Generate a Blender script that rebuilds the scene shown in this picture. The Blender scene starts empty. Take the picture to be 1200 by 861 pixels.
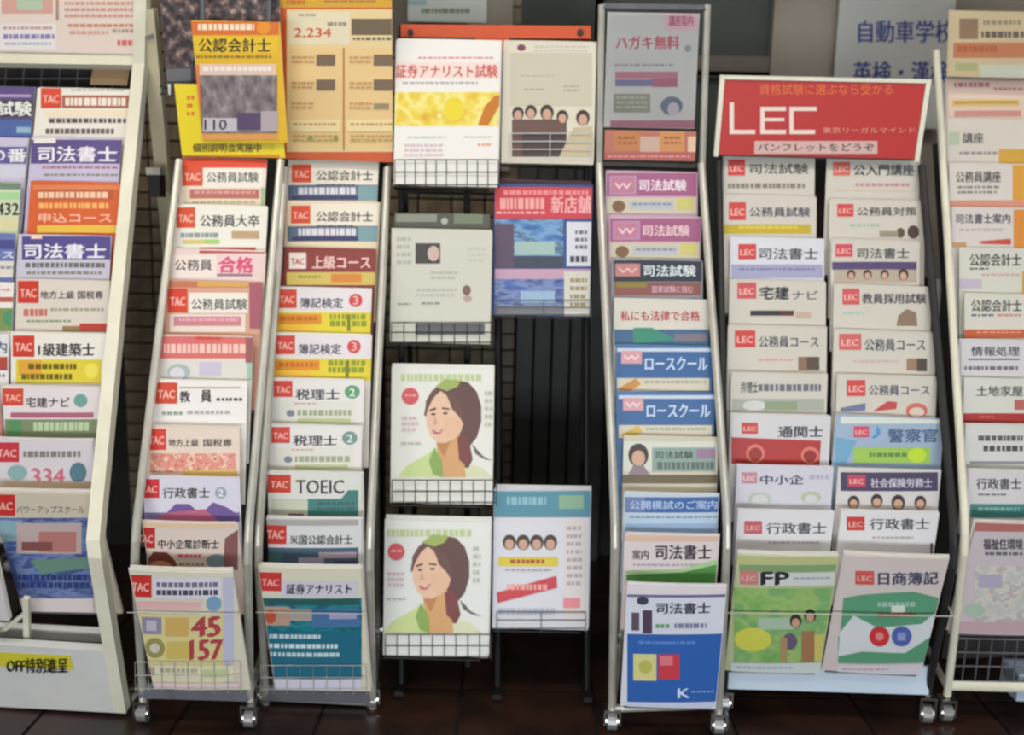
import bpy, math, random
from mathutils import Vector, Matrix
random.seed(7)
PI = math.pi
SC = bpy.context.scene
COL = SC.collection

# ------------------------------------------------------------------ camera
CAM_Z, PITCH, ROLL, F = 1.145, math.radians(10), math.radians(1.3), 1200.0
R_CAM = (Matrix.Rotation(PI / 2 - PITCH, 3, 'X') @ Matrix.Rotation(ROLL, 3, 'Z'))
CAM = Vector((0, 0, CAM_Z))
cd = bpy.data.cameras.new('camera')
cd.sensor_width = 36.0; cd.lens = 36.0 * F / 1200.0; cd.clip_start = 0.05
cam = bpy.data.objects.new('camera', cd); COL.objects.link(cam)
cam.matrix_world = Matrix.Translation(CAM) @ R_CAM.to_4x4()
cd.dof.use_dof = True; cd.dof.focus_distance = 1.5; cd.dof.aperture_fstop = 3.8
SC.camera = cam

# ------------------------------------------------------------------ world, exposure
w = bpy.data.worlds.new('world'); SC.world = w; w.use_nodes = True
w.node_tree.nodes['Background'].inputs[0].default_value = (0.98, 0.97, .95, 1)
w.node_tree.nodes['Background'].inputs[1].default_value = 0.27
# cool fill light added behind the viewer to brighten the lower racks
wl = bpy.data.lights.new('low_fill_light', 'AREA'); wl.shape = 'RECTANGLE'; wl.size = 4.0; wl.size_y = .7; wl.energy = 108; wl.color = (.9, .95, 1)
wo = bpy.data.objects.new('low_fill_light', wl); COL.objects.link(wo); wo.location = (0, -2.3, .42); wo.rotation_euler = (PI / 2, 0, 0)
SC.view_settings.view_transform = 'Standard'; SC.view_settings.look = 'None'
SC.view_settings.gamma = 1; SC.view_settings.use_curve_mapping = False
SC.view_settings.exposure = 0.0

def ray(x, y):
    return (R_CAM @ Vector((x - 600.0, 430.5 - y, -F))).normalized()
def hit(x, y, p0, n):
    d = ray(x, y)
    return CAM + d * ((p0 - CAM).dot(n) / d.dot(n))
def atY(x, y, Y): return hit(x, y, Vector((0, Y, 0)), Vector((0, 1, 0)))

# ------------------------------------------------------------------ materials
def lin(c):
    return c / 12.92 if c <= 0.04045 else ((c + 0.055) / 1.055) ** 2.4
def rgb(h):
    h = h.lstrip('#'); return tuple(lin(int(h[i:i + 2], 16) / 255) for i in (0, 2, 4)) + (1,)
MATS = {}
def new_mat(name, col, rough=0.5, metal=0.0, noise=None, bump=None, **kw):
    m = bpy.data.materials.new(name); m.use_nodes = True
    nt = m.node_tree; b = nt.nodes['Principled BSDF']
    b.inputs['Base Color'].default_value = col
    b.inputs['Roughness'].default_value = rough; b.inputs['Metallic'].default_value = metal
    for k, v in kw.items(): b.inputs[k.replace('_', ' ')].default_value = v
    if noise:
        sc, c2 = noise
        tc = nt.nodes.new('ShaderNodeTexCoord'); n = nt.nodes.new('ShaderNodeTexNoise')
        n.inputs['Scale'].default_value = sc; n.inputs['Detail'].default_value = 4
        rp = nt.nodes.new('ShaderNodeValToRGB')
        rp.color_ramp.elements[0].position = .38; rp.color_ramp.elements[1].position = .62
        rp.color_ramp.elements[0].color = col; rp.color_ramp.elements[1].color = c2
        nt.links.new(tc.outputs['Object'], n.inputs['Vector'])
        nt.links.new(n.outputs['Fac'], rp.inputs['Fac']); nt.links.new(rp.outputs['Color'], b.inputs['Base Color'])
        if bump:
            bp = nt.nodes.new('ShaderNodeBump'); bp.inputs['Strength'].default_value = bump
            nt.links.new(n.outputs['Fac'], bp.inputs['Height']); nt.links.new(bp.outputs['Normal'], b.inputs['Normal'])
    return m
def photo_mat(name, scale, cols, stretch=(1, 1, 1)):
    """a printed photograph: blotches of several inks"""
    m = bpy.data.materials.new(name); m.use_nodes = True
    nt = m.node_tree; b = nt.nodes['Principled BSDF']; b.inputs['Roughness'].default_value = .45
    tc = nt.nodes.new('ShaderNodeTexCoord'); mp = nt.nodes.new('ShaderNodeMapping'); mp.inputs['Scale'].default_value = stretch
    n = nt.nodes.new('ShaderNodeTexNoise'); n.inputs['Scale'].default_value = scale; n.inputs['Detail'].default_value = 3
    rp = nt.nodes.new('ShaderNodeValToRGB'); el = rp.color_ramp.elements
    k = len(cols)
    for i, c in enumerate(cols):
        pos = .3 + .4 * i / (k - 1)
        if i < 2: e = el[i]; e.position = pos
        else: e = el.new(pos)
        e.color = rgb(c)
    nt.links.new(tc.outputs['Object'], mp.inputs['Vector']); nt.links.new(mp.outputs['Vector'], n.inputs['Vector'])
    nt.links.new(n.outputs['Fac'], rp.inputs['Fac']); nt.links.new(rp.outputs['Color'], b.inputs['Base Color'])
    return m
MATS['cream_steel'] = new_mat('cream_steel', rgb('e9e5d0'), .4, noise=(9, rgb('dfdbc6')))
MATS['white_steel'] = new_mat('white_steel', rgb('dcdcd8'), .45, noise=(6, rgb('d0d2d0')))
MATS['silver'] = new_mat('silver', rgb('c8c6bc'), .32, .35, noise=(14, rgb('b9b7ae')))
MATS['grey_steel'] = new_mat('grey_steel', rgb('6f7078'), .45, .2, noise=(12, rgb('64656c')))
MATS['dark_steel'] = new_mat('dark_steel', rgb('2b2a2b'), .5, .2, noise=(15, rgb('232223')))
MATS['black_steel'] = new_mat('black_steel', rgb('131313'), .5, .1, noise=(15, rgb('0e0e0e')))
MATS['back_board'] = new_mat('back_board', rgb('35312f'), .7, noise=(10, rgb('2b2826')))
MATS['wire_dark'] = new_mat('wire_dark', rgb('4a443c'), .45, .3, noise=(15, rgb('3c3832')))
MATS['beige_post'] = new_mat('beige_post', rgb('cfc6a6'), .5, noise=(8, rgb('c2b99a')))
MATS['wheel_grey'] = new_mat('wheel_grey', rgb('a9a8a8'), .25, .6)
MATS['chrome'] = new_mat('chrome', rgb('d8d8d8'), .16, 1.0)
MATS['rubber'] = new_mat('rubber', rgb('1c1c1d'), .6)
MATS['floor_slab'] = new_mat('floor_slab', rgb('14100e'), .8)
MATS['floor_tile'] = new_mat('floor_tile', rgb('3a231b'), .35, noise=(7, rgb('221612')), bump=.05)
MATS['wall_tile'] = new_mat('wall_tile', rgb('8a7a62'), .5, noise=(16, rgb('6c5e4a')), bump=.1)
MATS['grout'] = new_mat('grout', rgb('17130f'), .9)
MATS['wall_dark'] = new_mat('wall_dark', rgb('1d1a18'), .7, noise=(4, rgb('161412')))
MATS['black_panel'] = new_mat('black_panel', rgb('424240'), .5, noise=(8, rgb('343433')))
MATS['beige_panel'] = new_mat('beige_panel', rgb('8f867a'), .55, noise=(5, rgb('857c70')))
MATS['beige_dark'] = new_mat('beige_dark', rgb('6c645a'), .55, noise=(5, rgb('625a51')))
MATS['glass_dark'] = new_mat('glass_dark', rgb('4a4f4b'), .15, noise=(3, rgb('3d423f')))
MATS['plaster'] = new_mat('plaster', rgb('c9c4ba'), .8, noise=(5, rgb('c0bbb1')))
MATS['poster_board'] = new_mat('poster_board', rgb('b9bab6'), .5, noise=(3, rgb('adaeab')))
MATS['acrylic'] = new_mat('acrylic', (1, 1, 1, 1), .04, Transmission_Weight=1.0, IOR=1.3)
MATS['crowd'] = photo_mat('crowd', 55, ['1c1719', '2e2427', '4e3f40', '7c625c', 'b09a8c'])
MATS['group'] = photo_mat('group', 60, ['5c5056', '6f636a', '80756f', '8d8088', 'a8998f'], (1, .6, 1))
MATS['seaside'] = photo_mat('seaside', 26, ['2d4f8c', '4f80bc', '7ca8d0', '4c6484', 'a8c0d0'], (.6, 1.6, 1))
MATS['tealphoto'] = photo_mat('tealphoto', 22, ['123c50', '1f6f86', '2b8f97', '1b5d73', '277f7c'])
MATS['bluephoto'] = photo_mat('bluephoto', 24, ['34508c', '4a68ae', '8093c0', '3d4f8a', '6f88b6'], (.7, 1.8, 1))
MATS['greenphoto'] = photo_mat('greenphoto', 14, ['6aa85c', '86b866', 'a4c476', '78b070', '94bc7c'])
MATS['yellowphoto'] = photo_mat('yellowphoto', 16, ['f0d848', 'e8c838', 'f4e88c', 'ecd040', 'e0b040'])
MATS['palephoto'] = photo_mat('palephoto', 34, ['d8cfc8', 'c8ccc8', 'e4dcd0', 'c0b8b8', 'd8d8d0'])
MATS['redphoto'] = photo_mat('redphoto', 60, ['c0504c', 'e0a090', 'd87868', 'e8d0b8', 'c86860'])
MATS['tanphoto'] = photo_mat('tanphoto', 40, ['9a6a48', 'c89a78', '5a3a2c', 'b88868', 'dcc0a0'])
def mat(k):
    if k not in MATS:
        MATS[k] = new_mat('ink_' + k, rgb(k), .5)
    return MATS[k]
em = bpy.data.materials.new('lamp_diffuser'); em.use_nodes = True
eb = em.node_tree.nodes['Principled BSDF']
eb.inputs['Emission Color'].default_value = (1, .95, .86, 1); eb.inputs['Emission Strength'].default_value = 9
MATS['lamp_diffuser'] = em

# ------------------------------------------------------------------ mesh helper
class MB:
    def __init__(s): s.v = []; s.f = []; s.m = []; s.mats = []
    def mi(s, k):
        if k not in s.mats: s.mats.append(k)
        return s.mats.index(k)
    def add(s, vs, fs, k):
        o = len(s.v); s.v += [tuple(v) for v in vs]; i = s.mi(k)
        for f in fs: s.f.append(tuple(o + a for a in f)); s.m.append(i)
    def box(s, lo, hi, k, M=None):
        x0, y0, z0 = lo; x1, y1, z1 = hi
        vs = [Vector(p) for p in ((x0,y0,z0),(x1,y0,z0),(x1,y1,z0),(x0,y1,z0),(x0,y0,z1),(x1,y0,z1),(x1,y1,z1),(x0,y1,z1))]
        if M: vs = [M @ v for v in vs]
        s.add(vs, [(0,3,2,1),(4,5,6,7),(0,1,5,4),(1,2,6,5),(2,3,7,6),(3,0,4,7)], k)
    def sweep(s, pts, side, prof, k):
        """rectangle or round profile swept along pts; side = axis all bends turn about"""
        pts = [Vector(p) for p in pts]; side = Vector(side).normalized(); n = len(prof); vs = []
        for i, p in enumerate(pts):
            a = (pts[i] - pts[i - 1]).normalized() if i else None
            b = (pts[i + 1] - pts[i]).normalized() if i < len(pts) - 1 else None
            t = ((a or b) + (b or a)).normalized()
            sd = (side - t * side.dot(t)).normalized(); nn = t.cross(sd)
            for (q, r) in prof: vs.append(p + sd * q + nn * r)
        fs = []
        for i in range(len(pts) - 1):
            for j in range(n):
                a = i * n + j; b = i * n + (j + 1) % n
                fs.append((a, b, b + n, a + n))
        fs.append(tuple(range(n))[::-1]); fs.append(tuple((len(pts) - 1) * n + j for j in range(n)))
        s.add(vs, fs, k)
    def tube(s, pts, r, k, n=8):
        d = Vector(pts[1]) - Vector(pts[0])
        side = Vector((1, 0, 0)) if abs(d.normalized().x) < .8 else Vector((0, 0, 1))
        s.sweep(pts, side, [(r * math.cos(2*PI*j/n), r * math.sin(2*PI*j/n)) for j in range(n)], k)
    def disc(s, c, ax, r, h, k, n=14):
        ax = Vector(ax).normalized(); c = Vector(c)
        s.tube([c - ax * h / 2, c + ax * h / 2], r, k, n)
    def build(s, name, parent=None, kind=None, origin=None, M=None):
        me = bpy.data.meshes.new(name)
        vs = s.v
        if origin is not None: vs = [tuple(Vector(v) - Vector(origin)) for v in s.v]
        me.from_pydata(vs, [], s.f)
        for k in s.mats: me.materials.append(mat(k))
        me.polygons.foreach_set('material_index', s.m); me.update()
        o = bpy.data.objects.new(name, me); COL.objects.link(o)
        if origin is not None: o.location = origin
        if M is not None: o.matrix_world = M
        if parent:
            o.parent = parent
            if M is None and origin is None:
                o.matrix_parent_inverse = Matrix.Identity(4)
        if kind: o['kind'] = kind
        return o
def tag(o, label, cat, group=None):
    o['label'] = label; o['category'] = cat
    if group: o['group'] = group
    return o
def empty(name, loc, label, cat, group=None):
    o = bpy.data.objects.new(name, None); COL.objects.link(o); o.location = loc; o.empty_display_size = .05
    return tag(o, label, cat, group)
def wpart(mb, name, root):
    """part given in world coordinates under an empty that is only translated"""
    for i, v in enumerate(mb.v): mb.v[i] = tuple(Vector(v) - root.location)
    return mb.build(name, root)

# ------------------------------------------------------------------ lettering (the built-in font, turned into meshes)
_tc = bpy.data.curves.new('lettering_source', 'FONT'); _to = bpy.data.objects.new('lettering_source', _tc)
COL.objects.link(_to); _tc.resolution_u = 2
_cache = {}
def glyphs(txt, bold):
    key = (txt, bold)
    if key not in _cache:
        _tc.body = txt; _tc.offset = bold
        dg = bpy.context.evaluated_depsgraph_get(); dg.update()
        ev = _to.evaluated_get(dg); me = ev.to_mesh()
        vs = [(v.co.x, v.co.y) for v in me.vertices]; fs = [tuple(p.vertices) for p in me.polygons]
        ev.to_mesh_clear()
        if not vs: vs, fs = [(0, 0), (1, 0), (1, 1)], []
        x0 = min(v[0] for v in vs); x1 = max(v[0] for v in vs); y0 = min(v[1] for v in vs); y1 = max(v[1] for v in vs)
        _cache[key] = ([((x - x0) / (x1 - x0), (y1 - y) / max(1e-6, y1 - y0)) for x, y in vs], fs)
    return _cache[key]

# ------------------------------------------------------------------ printed sheets
class Sheet:
    """flat sheet with its own frame: origin = top left corner, x along the top edge, y up the page, z out of the page"""
    def __init__(s, TL, TR, down):
        TL, TR = Vector(TL), Vector(TR)
        s.ex = (TR - TL).normalized(); s.w = (TR - TL).length
        d = Vector(down); d = (d - s.ex * d.dot(s.ex)).normalized()
        s.ey = -d; s.ez = s.ex.cross(s.ey)
        s.O = TL
        M = Matrix((s.ex, s.ey, s.ez)).transposed().to_4x4(); M.translation = TL
        s.M = M; s.bow = 0.0
        s.parts = {}; s.lay = {}
        s.n = 0
    def loc(s, px, py):
        p = hit(px, py, s.O, s.ez) - s.O
        return (p.dot(s.ex), p.dot(s.ey))
    def z(s, x): return s.bow * (1 - (2 * x / s.w - 1) ** 2)
    def mb(s, part): return s.parts.setdefault(part, MB())
    def cy(s, y): return max(min(y, 0), -s.hgt + .0005) if s.clip else y
    def quad(s, x0, y0, x1, y1, k, part='cover_print', corners=None):
        """photo-pixel box"""
        c = corners or ((x0, y0), (x1, y0), (x1, y1), (x0, y1))
        a, b, cc, d = [s.loc(*q) for q in c]
        s.n += 1; h = .0004 + .00012 * s.n; N = 6 if s.bow else 1
        vs = []
        for i in range(N + 1):
            t = i / N
            for (p, q) in ((a, b), (d, cc)):
                x = p[0] + (q[0] - p[0]) * t; y = p[1] + (q[1] - p[1]) * t
                x = min(max(x, 0), s.w) if s.clip else x
                vs.append((x, s.cy(y), s.z(x) + h))
        fs = [(2*i, 2*i+1, 2*i+3, 2*i+2) for i in range(N)]
        s.mb(part).add(vs, fs, k)
    clip = True; hgt = 0; paper = None
    def poly(s, pts, k, part='cover_print'):
        s.n += 1; h = .0004 + .00012 * s.n
        q = [s.loc(*p) for p in pts]
        if s.clip: q = [(min(max(x, 0), s.w), s.cy(y)) for x, y in q]
        ar = sum(q[i][0]*q[(i+1)%len(q)][1] - q[(i+1)%len(q)][0]*q[i][1] for i in range(len(q)))
        if ar < 0: q = q[::-1]
        lo, hi = min(p[0] for p in q), max(p[0] for p in q)
        n = max(1, math.ceil((hi - lo) / (s.w / 6))) if s.bow else 1
        def cut(P, X, keep):   # keep=1: x>=X, -1: x<=X
            R_ = []
            for a, b in zip(P, P[1:] + P[:1]):
                ia, ib = (a[0] - X) * keep >= 0, (b[0] - X) * keep >= 0
                if ia: R_.append(a)
                if ia != ib:
                    t = (X - a[0]) / (b[0] - a[0]); R_.append((X, a[1] + (b[1] - a[1]) * t))
            return R_
        for k_ in range(n):
            P = q
            if k_: P = cut(P, lo + (hi - lo) * k_ / n, 1)
            if k_ < n - 1 and P: P = cut(P, lo + (hi - lo) * (k_ + 1) / n, -1)
            if len(P) > 2: s.mb(part).add([(x, y, s.z(x) + h) for x, y in P], [tuple(range(len(P)))], k)
    def ell(s, cx, cy, rx, ry, k, part='cover_print', n=14):
        s.poly([(cx + rx * math.cos(2*PI*i/n), cy + ry * math.sin(2*PI*i/n)) for i in range(n)], k, part)
    def text(s, txt, x0, y0, x1, y1, k, bold=.02, part='title_lettering', skew=0):
        c_ = [int(k[i:i + 2], 16) for i in (0, 2, 4)]
        if sum(c_) < 430 and max(c_) - min(c_) < 60: k = '%02x%02x%02x' % tuple(int(v * .72) for v in c_)
        g, fs = glyphs(txt, 0); s.n += 1; h = .0004 + .00012 * s.n
        a, b, c, d = [s.loc(*q) for q in ((x0, y0), (x1, y0 + skew), (x1, y1 + skew), (x0, y1))]
        wt = bold * abs(a[1] - d[1])
        for sx, sy in (((0, 0),) if bold < .015 else ((-.5, -.3), (.5, .3))):
            vs = []
            for u, v in g:
                x = (a[0]*(1-u) + b[0]*u) * (1-v) + (d[0]*(1-u) + c[0]*u) * v + sx * wt * 2.4
                y = (a[1]*(1-u) + b[1]*u) * (1-v) + (d[1]*(1-u) + c[1]*u) * v + sy * wt * 2.4
                vs.append((x, y, s.z(x) + h + (.00003 if sx > 0 else 0)))
            s.mb(part).add(vs, fs, k)
    def dash(s, x0, y0, x1, y1, rows, k, part='cover_print', fill=.5):
        """rows of print too small to read"""
        H = (y1 - y0) / rows
        for r in range(rows):
            x = x0; yy = y0 + r * H
            h_ = .0004 + .00012 * (s.n + 1)
            while x < x1 - 1.5:
                L = random.uniform(2.5, 7)
                L = min(L, x1 - x)
                a, b, c, d = [s.loc(*q) for q in ((x, yy), (x + L, yy), (x + L, yy + H * fill), (x, yy + H * fill))]
                s.mb(part).add([(p[0], p[1], s.z(p[0]) + h_) for p in ((min(max(p_[0], 0), s.w), s.cy(p_[1])) for p_ in (d, c, b, a))], [(0, 1, 2, 3)], k)
                x += L + random.uniform(.8, 2)
        s.n += 1
    def body(s, name, height, thick, k, edge='d8d4cc'):
        s.hgt = height; s.paper = k
        m = MB(); N = 6 if s.bow else 1; vs = []
        for i in range(N + 1):
            x = s.w * i / N; z = s.z(x)
            vs += [(x, 0, z), (x, -height, z), (x, -height, z - thick), (x, 0, z - thick)]
        m.add(vs, [(4*i, 4*i+1, 4*i+5, 4*i+4) for i in range(N)], k)
        fe = []
        for i in range(N):
            for (p, q) in ((1, 2), (2, 3), (3, 0)): fe.append((4*i+p, 4*i+q, 4*i+4+q, 4*i+4+p))
        fe += [(3, 2, 1, 0), (4*N, 4*N+1, 4*N+2, 4*N+3)]
        m.add(vs, fe, edge)
        return m.build(name, M=s.M)
    def finish(s, root):
        if 'cover_print' in s.parts and s.hgt:
            N = 6; vs = []
            for i in range(N + 1):
                x = s.w * (.004 + .992 * i / N)
                vs += [(x, -.001, s.z(x) + .0003), (x, -s.hgt + .001, s.z(x) + .0003)]
            s.parts['cover_print'].add(vs, [(2*i, 2*i+1, 2*i+3, 2*i+2) for i in range(N)], s.paper)
        for nm, m in s.parts.items():
            if m.f: m.build(nm.split('#')[0], root)

def run(sh, items):
    for it in items:
        c = it[0]
        if c == 'r': sh.quad(*it[1:])
        elif c == 't': sh.text(*it[1:], part='title_lettering#%d' % sh.n)
        elif c == 'e': sh.ell(*it[1:])
        elif c == 'p': sh.poly(*it[1:])
        elif c == 'd': sh.dash(*it[1:7], 'cover_print', *it[8:])
        elif c == 'b':   # logo badge: (text, x0,y0,x1,y1, back colour, text colour)
            _, t, x0, y0, x1, y1, bc, tc_ = it
            sh.quad(x0, y0, x1, y1, bc, 'logo_badge')
            sh.text(t, x0 + (x1-x0)*.12, y0 + (y1-y0)*.36, x1 - (x1-x0)*.12, y1 - (y1-y0)*.26, tc_, .03, 'logo_badge')
        elif c == 'f':   # small printed face: centre, radius
            _, x, y, r = it; pt = 'printed_face#%d' % sh.n
            sh.ell(x, y, r * 1.0, r * 1.15, '3c302c', pt)
            sh.ell(x, y + r * .3, r * .66, r * .78, 'cfa48c', pt)

# ================================================================== SETTING
def struct(mb, name): return mb.build(name, kind='structure')
f = MB(); f.box((-2.6, -2.5, -.06), (2.6, 3.1, -.006), 'floor_slab'); floor = struct(f, 'floor')
tile = MB(); tile.box((-.146, -.146, -.008), (.146, .146, .0), 'floor_tile')
t0 = None
for i in range(-7, 8):
    for j in range(5):
        if t0 is None: t0 = tile.build('tile', floor); o = t0
        else: o = t0.copy(); COL.objects.link(o); o.parent = floor
        o.location = (i * .3 + .05, 1.75 + j * .3, random.uniform(-.0006, .0006))
WY = 3.1
tw0 = (atY(601, 500, WY).x - atY(452, 500, WY).x) / 4
m = MB()
m.box((-2.6, WY, -.05), (-.42, WY + .1, 2.7), 'wall_dark'); m.box((atY(148, 400, WY).x, WY - .02, 0), (atY(148, 400, WY).x + tw0 * 3 + .01, WY, 1.72), 'grout'); m.box((.28, WY, -.05), (2.6, WY + .1, 2.7), 'wall_dark')
m.box((-.42, WY + .02, -.05), (.28, WY + .1, 2.7), 'grout')
wall = struct(m, 'wall_back')
# mosaic pilaster of brown tiles behind the wire stand
xa = atY(452, 500, WY).x; xb = atY(601, 500, WY).x
tl = MB(); tw = (xb - xa) / 4; th = .05
tl.box((-tw/2 + .003, -.02, -th/2 + .003), (tw/2 - .003, .0, th/2 - .003), 'wall_tile'); w0 = None
for r in range(34):
    for c in range(4):
        if w0 is None: w0 = tl.build('tile', wall); o = w0
        else: o = w0.copy(); COL.objects.link(o); o.parent = wall
        o.location = (xa + tw * (c + .5), WY - random.uniform(0, .004), .03 + th * r)
xa2 = atY(150, 400, WY).x; tw2 = tw
for r in range(34):
    for c in range(3):
        o = w0.copy(); COL.objects.link(o); o.parent = wall
        o.location = (xa2 + tw2 * (c + .5), WY - .021 - random.uniform(0, .004), .03 + th * r)
# black grooved panels right of the pilaster
xc = atY(706, 500, WY).x; nb = 5; bw = (xc - xb - .004) / nb
m = MB(); m.box((-bw/2 + .004, -.03, 0), (bw/2 - .004, 0, 1.5), 'black_panel'); b0 = None
for c in range(nb):
    if b0 is None: b0 = m.build('panel', wall); o = b0
    else: o = b0.copy(); COL.objects.link(o); o.parent = wall
    o.location = (xb + .002 + bw * (c + .5), WY - (.004 if c % 2 else .018), .0)
# upper part of the wall: dark glass, beige panels
def wall_slab(name, x0, y0, x1, y1, k, dep, Y=WY, kind=True, parent=None):
    a = atY(x0, y0, Y - dep); b = atY(x1, y1, Y - dep)
    q = MB(); q.box((a.x, Y - dep, b.z), (b.x, Y - .001, a.z), k)
    o = q.build(name, parent)
    if parent is None: o['kind'] = 'structure'
    return o
wg = wall_slab('window_1', 700, -60, 912, 330, 'glass_dark', .02)
fr = MB()
a = atY(700, -60, WY - .05); b = atY(912, 330, WY - .05)
fr.box((a.x, WY - .05, a.z - .34), (b.x, WY - .02, a.z - .325), 'silver'); 
s1 = atY(700, 62, WY - .05).z
fr.box((a.x, WY - .05, s1 - .06), (b.x, WY - .02, s1), 'beige_dark')
fr.build('window_frame', wg)
wg2 = wall_slab('window_2', 597, -60, 700, 230, 'glass_dark', .02)
wall_slab('trim_1', 550, -60, 597, 200, 'beige_panel', .05)
wall_slab('trim_2', 912, -60, 961, 330, 'beige_panel', .06)
wall_slab('trim_3', 963, -60, 1010, 330, 'beige_dark', .04)
wall_slab('trim_4', 440, -60, 550, 60, 'beige_dark', .03)
wall_slab('trim_5', 1010, -60, 1330, 330, 'beige_panel', .03)
m = MB(); m.box((-2.6, -2.5, 2.7), (2.6, 3.2, 2.75), 'plaster'); struct(m, 'ceiling')

m = MB(); m.box((-2.6, -2.5, 0), (-2.1, -2.4, 2.7), 'plaster'); m.box((2.1, -2.5, 0), (2.6, -2.4, 2.7), 'plaster'); m.box((-2.1, -2.5, 2.1), (2.1, -2.4, 2.7), 'plaster'); struct(m, 'wall_front')  # unseen front wall, opening left for the added fill light
m = MB()
for x in (-2.1, -.72, .68, 2.06): m.box((x, -2.48, 0), (x + .04, -2.42, 2.1), 'silver')
m.box((-2.1, -2.48, 0), (2.1, -2.42, .04), 'silver'); m.box((-2.1, -2.48, 2.06), (2.1, -2.42, 2.1), 'silver'); struct(m, 'fill_light_frame')  # unseen window bars, added only to frame the fill light
# ceiling lamps
def lamp(x, y, watts, col, lab):
    r = empty('ceiling_lamp', (x, y, 2.7), lab, 'lamp', 'ceiling lamps above the racks')
    q = MB(); q.box((-.62, -.12, -.06), (.62, .12, -.0), 'white_steel'); q.build('lamp_housing', r)
    q = MB(); q.box((-.6, -.1, -.075), (.6, .1, -.061), 'lamp_diffuser'); q.build('diffuser', r)
    l = bpy.data.lights.new('tube_light', 'AREA'); l.shape = 'RECTANGLE'; l.size = 1.2; l.size_y = .2
    l.energy = watts; l.color = col
    lo = bpy.data.objects.new('tube_light', l); COL.objects.link(lo); lo.location = (x, y, 2.61)
LAMPS = [(-1.45, 1.0, 9.5, (1, .9, .74)), (0.0, 1.0, 5.5, (1, .93, .82)), (1.45, 1.0, 4.2, (1, .95, .88))]
for a_, nm_ in zip(LAMPS, ('left end', 'middle', 'right end')): lamp(*a_, 'long white fluorescent ceiling lamp above the %s of the rack row' % nm_)
for xx in (-.8, .8):
    lamp(xx, -.5, 5, (.93, .97, 1), 'long white ceiling lamp behind the viewer on the %s' % ('left' if xx < 0 else 'right'))

# ================================================================== RACK PLANES
class Rack:
    def __init__(s, xk, Yk, yaw, lean, low):
        s.yaw = math.radians(yaw); c, n_ = math.cos(s.yaw), math.sin(s.yaw)
        s.e1 = Vector((c, n_, 0)); back = Vector((-n_, c, 0))
        s.back = back; s.K = atY(xk, 640, Yk)
        L, W = math.radians(lean), math.radians(low)
        s.up = back * math.sin(L) + Vector((0, 0, math.cos(L)))
        s.dn = back * math.sin(W) - Vector((0, 0, math.cos(W)))
        s.nu = s.e1.cross(s.up); s.nl = s.e1.cross(-s.dn)
    lim = None; group = None; toff = .018
    def U(s, x, y, off=0): return hit(x, y, s.K + s.nu * off, s.nu)
    def Lo(s, x, y, off=0): return hit(x, y, s.K + s.nl * off, s.nl)
    def norm(s, lean):
        a = math.radians(lean); return s.e1.cross(s.back * math.sin(a) + Vector((0, 0, math.cos(a))))
    def H(s, x, y, ref, lean, off=0):   # on a header plane of its own lean that passes through the photo point ref of the rack plane
        n = s.norm(lean); return hit(x, y, s.U(*ref) + n * off, n)
    def down(s, lean):   # lean>0: top further away than the bottom
        a = math.radians(lean); return -s.back * math.sin(a) - Vector((0, 0, math.cos(a)))

def caster(root, p, e1, back, r=.021, top=.055):
    """fork and wheel below the foot point p"""
    q = MB(); c = Vector((p[0], p[1], r))
    M = Matrix((e1, back, Vector((0, 0, 1)))).transposed().to_4x4(); M.translation = Vector((p[0], p[1], 0))
    for sx in (-1, 1): q.box((sx * .016 - .002, -.014, r - .006), (sx * .016 + .002, .014, top), 'chrome', M)
    q.box((-.018, -.016, top), (.018, .016, top + .006), 'chrome', M)
    q.tube([M @ Vector((0, 0, top)), M @ Vector((0, 0, top + .012))], .007, 'chrome')
    fk = wpart(q, 'caster', root)
    q = MB(); q.disc(c - root.location, e1, r - .0005, .02, 'wheel_grey', 16); q.disc(c - root.location, e1, r * .45, .028, 'chrome', 12)
    q.build('wheel', fk)

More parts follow.
